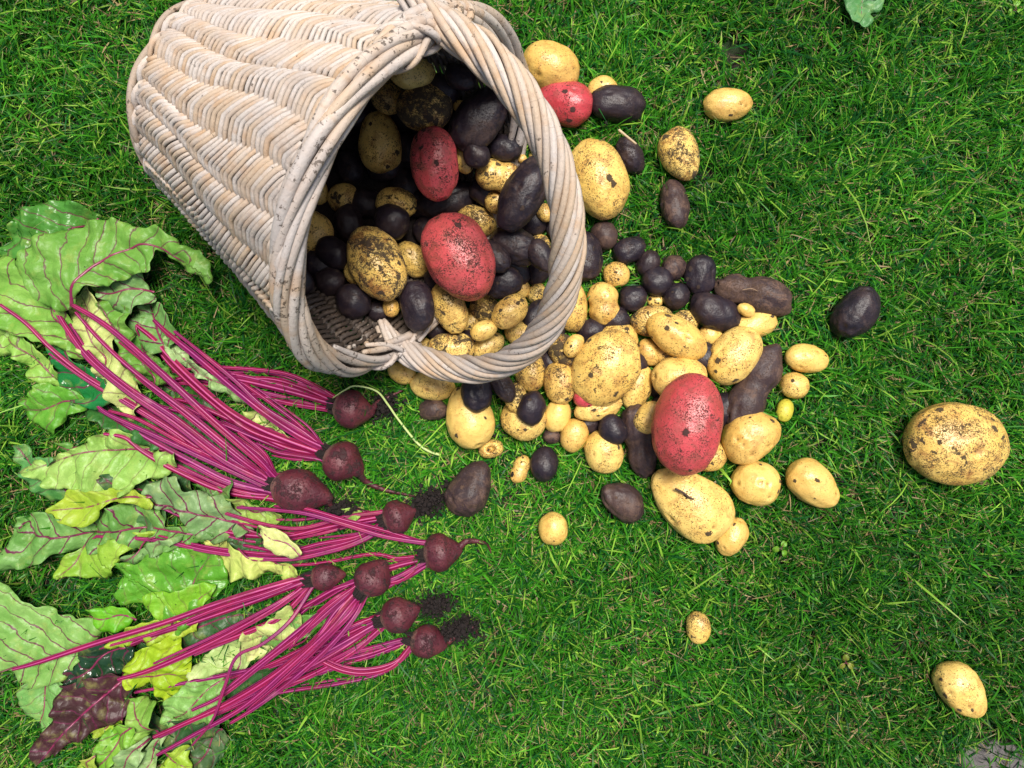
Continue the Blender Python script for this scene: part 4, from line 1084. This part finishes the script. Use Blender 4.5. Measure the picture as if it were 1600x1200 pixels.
leaf(bG, [(101, 1054), (133, 1016), (158, 1005), (206, 1010), (203, 1023), (184, 1054), (152, 1066), (108, 1070)], 44, (0.025, 0.06, 0.035), .8, amp=7, gloss=.12, label='near black glossy crinkled leaf')
leaf(bG, [(104, 1070), (142, 1062), (184, 1059), (205, 1077), (203, 1105), (177, 1130), (133, 1149), (108, 1159), (79, 1175), (63, 1192), (58, 1156), (82, 1133), (92, 1095)], 40, MAR, .8, [(200, 1056), (150, 1098), (105, 1140), (64, 1190)], label='dark maroon leaf with purple veins', ribr=3)
leaf(bH, [(299, 1054), (320, 1023), (377, 997), (388, 1035), (367, 1051), (317, 1054)], 32, (0.62, 0.70, 0.34), .15)
leaf(bH, [(378, 997), (405, 978), (450, 948), (472, 975), (459, 997), (450, 1010), (421, 1023), (386, 1032), (377, 1012)], 34, CREAM, .35, [(450, 1012), (420, 995), (390, 1000)], jag=2.6)
leaf(bH, [(263, 1098), (298, 1065), (339, 1055), (344, 1089), (334, 1124), (272, 1135), (253, 1133)], 30, (0.27, 0.47, 0.15), .3)
leaf(bH, [(203, 1083), (222, 1095), (247, 1095), (246, 1137), (225, 1148), (209, 1118)], 36, (0.30, 0.48, 0.12), .4)
leaf(bH, [(139, 1146), (158, 1130), (187, 1119), (188, 1137), (165, 1151), (146, 1152)], 32, YG, .1)
leaf(bH, [(155, 1159), (187, 1128), (209, 1130), (224, 1149), (190, 1177), (158, 1210), (150, 1184)], 30, (0.24, 0.46, 0.08), .6)
leaf(bI, [(160, 1215), (190, 1175), (228, 1149), (236, 1156), (208, 1215)], 36, (0.38, 0.50, 0.26), .2)
leaf(bI, [(206, 1215), (234, 1162), (265, 1144), (249, 1175), (236, 1215)], 32, (0.34, 0.47, 0.22), .2)
leaf(bI, [(117, 1215), (133, 1178), (157, 1172), (154, 1215)], 30, (0.45, 0.52, 0.12), .2)
leaf(bF, [(294, 1168), (329, 1137), (352, 1138), (354, 1156), (338, 1194), (304, 1199)], 28, (0.09, 0.15, 0.07), .5)
leaf(bF, [(244, 1215), (263, 1178), (291, 1166), (303, 1215)], 32, (0.38, 0.53, 0.09), .3)
leaf(bC, [(108, 480), (82, 472), (57, 440), (47, 420), (39, 412), (54, 395), (75, 375), (105, 366), (140, 352), (172, 349), (215, 360), (245, 360), (272, 385), (305, 395), (315, 412), (320, 437), (309, 440), (297, 427), (282, 422), (262, 407), (238, 390), (235, 402), (232, 422), (175, 443), (147, 445), (137, 450), (122, 472)], 64,
     LG, .75, [(110, 477), (122, 447), (148, 417), (185, 395), (220, 382), (252, 388), (285, 408)], amp=6, ribr=3.4)
leaf(bF, [(412, 975), (440, 966), (480, 958), (512, 962), (490, 985), (455, 1005), (430, 1012), (418, 1004)], 30, (0.18, 0.36, 0.10), .5)
leaf(bE, [(532, 796), (555, 790), (568, 800), (552, 812), (536, 810)], 26, (0.40, 0.55, 0.16), .3)

# ------------------------------------------------------------------ SMALL THINGS
def tubeobj(name, pts, r0, r1, mat, label, cat, per=8, seg=6):
    P = catmull([np.array([*lift(x, y, z), z]) for x, y, z in pts], per)
    T = Tubes(); T.add(P, np.linspace(r0, r1, len(P)), seg)
    o = T.build(name, mat, tuple(P[0])); return tag(o, label, cat)
tubeobj('plant_tendril', [(520, 622, 34), (538, 610, 52), (556, 603, 62), (588, 611, 56), (606, 632, 40), (622, 655, 30), (650, 690, 24), (668, 704, 22), (688, 711, 18)], 1.1, 2.3, M['tendril'], 'thin pale green tendril curving over the grass beside the top beetroot', 'tendril')
zt = POT[(984, 243)][2]
tubeobj('dry_straw', [(967, 203, 60), (978, 212, 58), (994, 225, 52)], 2.2, 1.6, M['straw'], 'short dry straw lying over the small muddy purple potato', 'straw')
tz = POT[(1080, 785)]; tzz = tz[2]+tz[5]
tubeobj('dark_twig', [(1055, 764, tzz+1), (1066, 769, tzz+2), (1078, 778, tzz+1.5), (1084, 780, tzz)], 1.8, 1.2, M['twig'], 'short dark twig stuck on the long big yellow potato', 'twig')
pz = POT[(1093, 431)]
tubeobj('potato_sprout', [(1090, 461, pz[2]), (1089, 467, pz[2]-4), (1083, 472, pz[2]+2), (1079, 476, pz[2]+2)], 1.5, .6, M['root'], 'short pale root hanging below an oval purple potato', 'root')
kz = POT[(1178, 459)]
tubeobj('fine_root', [(1160, 453, kz[2]+kz[5]), (1174, 451, kz[2]+kz[5]+3), (1184, 455, kz[2]+kz[5])], .7, .5, M['root'], 'fine root on the knobbly soil caked potato', 'root')
# weed leaf top right
def weed():
    root = bpy.data.objects.new('weed_plant', None); sc.collection.objects.link(root); O = (*lift(1350, 5, 10), 10.0)
    root.location = W([O])[0]; tag(root, 'broad leaved weed at the top edge of the lawn', 'plant')
    o = leaf((root, O), [(1318, -14), (1378, -14), (1378, 14), (1359, 19), (1361, 34), (1347, 41), (1333, 34), (1325, 14)], 34, (0.13, 0.30, 0.12), 0.0, [(1350, -12), (1348, 36)], amp=3, ribr=.8)
weed()
for wx, wy, cc, lb in ((1222, 858, (0.16, 0.34, 0.05), 'tiny yellow green weed leaf in the lawn right of the lowest spilled potato'),
                   (1322, 1036, (0.24, 0.27, 0.06), 'small wilted yellow weed leaf in the lower right lawn'),
                   (1588, 14, (0.20, 0.42, 0.06), 'light green weed leaf in the top right corner of the lawn')):
    root = bpy.data.objects.new('weed_plant', None); sc.collection.objects.link(root); O = (*lift(wx, wy, 10), 10.0)
    root.location = W([O])[0]; tag(root, lb, 'plant')
    for k in range(3):
        q0 = k*2.1+wx; c_, s_ = math.cos(q0), math.sin(q0)
        ol = [(wx+c_*u_*13-s_*v_*6, wy+s_*u_*13+c_*v_*6) for u_, v_ in ((.1, 0), (.4, .8), (.8, .9), (1.15, 0), (.8, -.9), (.4, -.8))]
        leaf((root, O), ol, 24, cc, 0.0, [(wx, wy), (wx+c_*13, wy+s_*13)], amp=2, ribr=.5, jag=.4)
# stone at bottom right
V0, F0 = ico(5); rg = np.random.default_rng(5)
V = V0.copy(); V[:, 2] = np.sign(V[:, 2])*np.abs(V[:, 2])**0.5
V *= (1+0.06*sines(V0, rg, 8, 2.2)+0.015*sines(V0, rg, 10, 9))[:, None]; V *= [62, 40, 9]
me = new_mesh('paving_stone', V, F0, None, M['stone']); so = obj('paving_stone', me, (*lift(1548, 1196, 8), 4.0), None, None, False, V)
tag(so, 'flat grey stone half buried in the grass at the bottom right corner', 'stone')

# ------------------------------------------------------------------ GRASS
LX0, LY0, LS = -200.0, -200.0, 4.0; LW, LH_ = 500, 400
LOW = np.full((LH_, LW), 1e3)
A = np.vstack(LOWS); A = A[A[:, 2] < 75]
ix = ((A[:, 0]-LX0)/LS).astype(int); iy = ((A[:, 1]-LY0)/LS).astype(int)
ok = (ix >= 0) & (ix < LW) & (iy >= 0) & (iy < LH_)
np.minimum.at(LOW, (iy[ok], ix[ok]), A[ok, 2])
def grass(n_cl, x0, x1, y0, y1, per, lmul, wmul, seed, hole=None, lvl=5):
    rg = np.random.default_rng(seed)
    cx = rg.uniform(x0, x1, n_cl); cy = rg.uniform(y0, y1, n_cl)
    keep = np.ones(n_cl, bool)
    for (hx, hy, hr, k) in ((1143, 92, 34, .75), (1243, 214, 16, .7), (40, 185, 22, .6), (1560, 1198, 75, .8), (1240, 540, 14, .3), (1325, 30, 20, .4)):
        keep &= ~((np.hypot(cx-hx, cy-hy) < hr) & (rg.random(n_cl) < k))
    if hole is not None: keep &= ~((cx > hole[0]) & (cx < hole[1]) & (cy > hole[2]) & (cy < hole[3]))
    cx, cy = cx[keep], cy[keep]; n_cl = len(cx)
    cnt = rg.integers(per-3, per+4, n_cl); ci = np.repeat(np.arange(n_cl), cnt); n = len(ci)
    a = rg.uniform(0, 2*np.pi, n)
    base_a = rg.uniform(0, 2*np.pi, n_cl)
    # tufts lean together, following slow drifts of the sward
    P2 = np.column_stack([cx, cy, 0*cx]); flow = 2.4*sines(P2, np.random.default_rng(3), 6, 0.006)
    wmix = rg.random(n) < 0.5
    az = np.where(wmix, (flow+1.3*rg.normal(0, 1, n_cl))[ci]+rg.normal(0, .6, n), a)
    px = cx[ci]+rg.normal(0, 4.5, n); py = cy[ci]+rg.normal(0, 4.5, n)
    dens = sines(P2, np.random.default_rng(8), 8, 0.012)                  # patches
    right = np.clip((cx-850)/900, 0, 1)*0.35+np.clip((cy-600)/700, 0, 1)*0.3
    L = (27+11*rg.random(n)+18*rg.random(n)**4*1.6)*(1+0.12*dens[ci]+0.45*right[ci])*lmul
    kind = rg.random(n)
    straw = kind < (0.085+0.05*np.clip(dens, -1, 1)[ci]*-1)
    L = np.where(straw, L*0.75, L); L = np.where(~straw & (rg.random(n) < 0.02), L*rg.uniform(1.4, 2.2, n), L)
    th0 = np.abs(rg.normal(0.62, 0.33, n)); th0 = np.where(straw, rg.uniform(1.0, 1.5, n), th0)
    kap = rg.uniform(0.25, 1.25, n)
    wd_ = (rg.uniform(0.7, 1.35, n)+(rg.random(n) < .10)*0.8)*wmul; wd_ = np.where(straw, wd_*0.7, wd_)
    t = np.linspace(0, 1, lvl)
    th = np.clip(th0[:, None]+kap[:, None]*t[None], 0, 1.62)
    azt = az[:, None]+rg.normal(0, .28, n)[:, None]*t[None]
    ds = L[:, None]/(lvl-1)
    thm = (th[:, 1:]+th[:, :-1])/2; azm = (azt[:, 1:]+azt[:, :-1])/2
    hx_ = np.cumsum(np.pad(np.sin(thm)*np.cos(azm)*ds, ((0, 0), (1, 0))), 1)
    hy_ = np.cumsum(np.pad(np.sin(thm)*np.sin(azm)*ds, ((0, 0), (1, 0))), 1)
    hz_ = np.cumsum(np.pad(np.cos(thm)*ds, ((0, 0), (1, 0))), 1)
    CX = px[:, None]+hx_; CY = py[:, None]+hy_; CZ = np.maximum(hz_, 0.4)+rg.uniform(0, 1.5, n)[:, None]+(straw*rg.uniform(0, 16, n))[:, None]
    # blades are pressed down by whatever lies on them
    jx = np.clip(((CX-LX0)/LS).astype(int), 0, LW-1); jy = np.clip(((CY-LY0)/LS).astype(int), 0, LH_-1)
    inside = (CX > LX0) & (CX < LX0+LW*LS) & (CY > LY0) & (CY < LY0+LH_*LS)
    lim = np.where(inside, LOW[jy, jx], 1e3)-2.0
    over = (rg.random(n) < 0.13)[:, None]                                   # a few bend over the edge of things
    CZ = np.where((lim < 14) | ~over, np.minimum(CZ, np.maximum(lim, 0.3)), CZ)
    w = wd_[:, None]*np.array([0.75, 1.0, 0.95, 0.7, 0.08] if lvl == 5 else [0.9, 1.0, 0.75, .08][:lvl])[None]
    roll = rg.normal(0, 0.5, n)[:, None]
    nx = -np.sin(azt)*np.cos(roll); ny = np.cos(azt)*np.cos(roll); nz = np.sin(roll)+0*azt
    Lf = np.stack([CX-nx*w, CY-ny*w, CZ-nz*w], -1); Rt = np.stack([CX+nx*w, CY+ny*w, CZ+nz*w], -1)
    V = np.stack([Lf, Rt], 2).reshape(-1, 3)             # n, lvl, 2
    b = np.arange(n)[:, None]*lvl*2; i = np.arange(lvl-1)[None]*2
    F = np.stack([b+i, b+i+1, b+i+3, b+i+2], -1).reshape(-1, 4)
    # colours: blade by blade
    g1 = np.array([0.014, 0.100, 0.006]); g2 = np.array([0.066, 0.30, 0.016]); g3 = np.array([0.25, 0.47, 0.05]); g4 = np.array([0.008, 0.072, 0.012])
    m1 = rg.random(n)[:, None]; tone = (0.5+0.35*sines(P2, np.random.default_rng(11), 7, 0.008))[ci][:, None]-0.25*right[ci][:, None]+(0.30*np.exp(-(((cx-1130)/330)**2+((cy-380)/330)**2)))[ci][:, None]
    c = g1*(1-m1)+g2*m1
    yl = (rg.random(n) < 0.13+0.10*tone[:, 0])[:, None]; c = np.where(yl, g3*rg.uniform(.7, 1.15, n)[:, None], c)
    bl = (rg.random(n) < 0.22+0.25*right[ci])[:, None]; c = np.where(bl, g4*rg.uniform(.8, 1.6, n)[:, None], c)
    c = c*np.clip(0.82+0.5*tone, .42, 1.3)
    sc_ = np.array([0.38, 0.27, 0.13])*rg.uniform(.35, 1.25, n)[:, None]
    c = np.where(straw[:, None], sc_, c)
    col = np.repeat(c[:, None], lvl, 1)
    tip = (rg.random(n) < 0.14)                                            # mown, dried tips
    col[tip, -1] = [0.50, 0.42, 0.22]
    col = np.concatenate([col, np.ones((n, lvl, 1))], -1)
    col = np.repeat(col[:, :, None], 2, 2).reshape(-1, 4)
    return V, F, col
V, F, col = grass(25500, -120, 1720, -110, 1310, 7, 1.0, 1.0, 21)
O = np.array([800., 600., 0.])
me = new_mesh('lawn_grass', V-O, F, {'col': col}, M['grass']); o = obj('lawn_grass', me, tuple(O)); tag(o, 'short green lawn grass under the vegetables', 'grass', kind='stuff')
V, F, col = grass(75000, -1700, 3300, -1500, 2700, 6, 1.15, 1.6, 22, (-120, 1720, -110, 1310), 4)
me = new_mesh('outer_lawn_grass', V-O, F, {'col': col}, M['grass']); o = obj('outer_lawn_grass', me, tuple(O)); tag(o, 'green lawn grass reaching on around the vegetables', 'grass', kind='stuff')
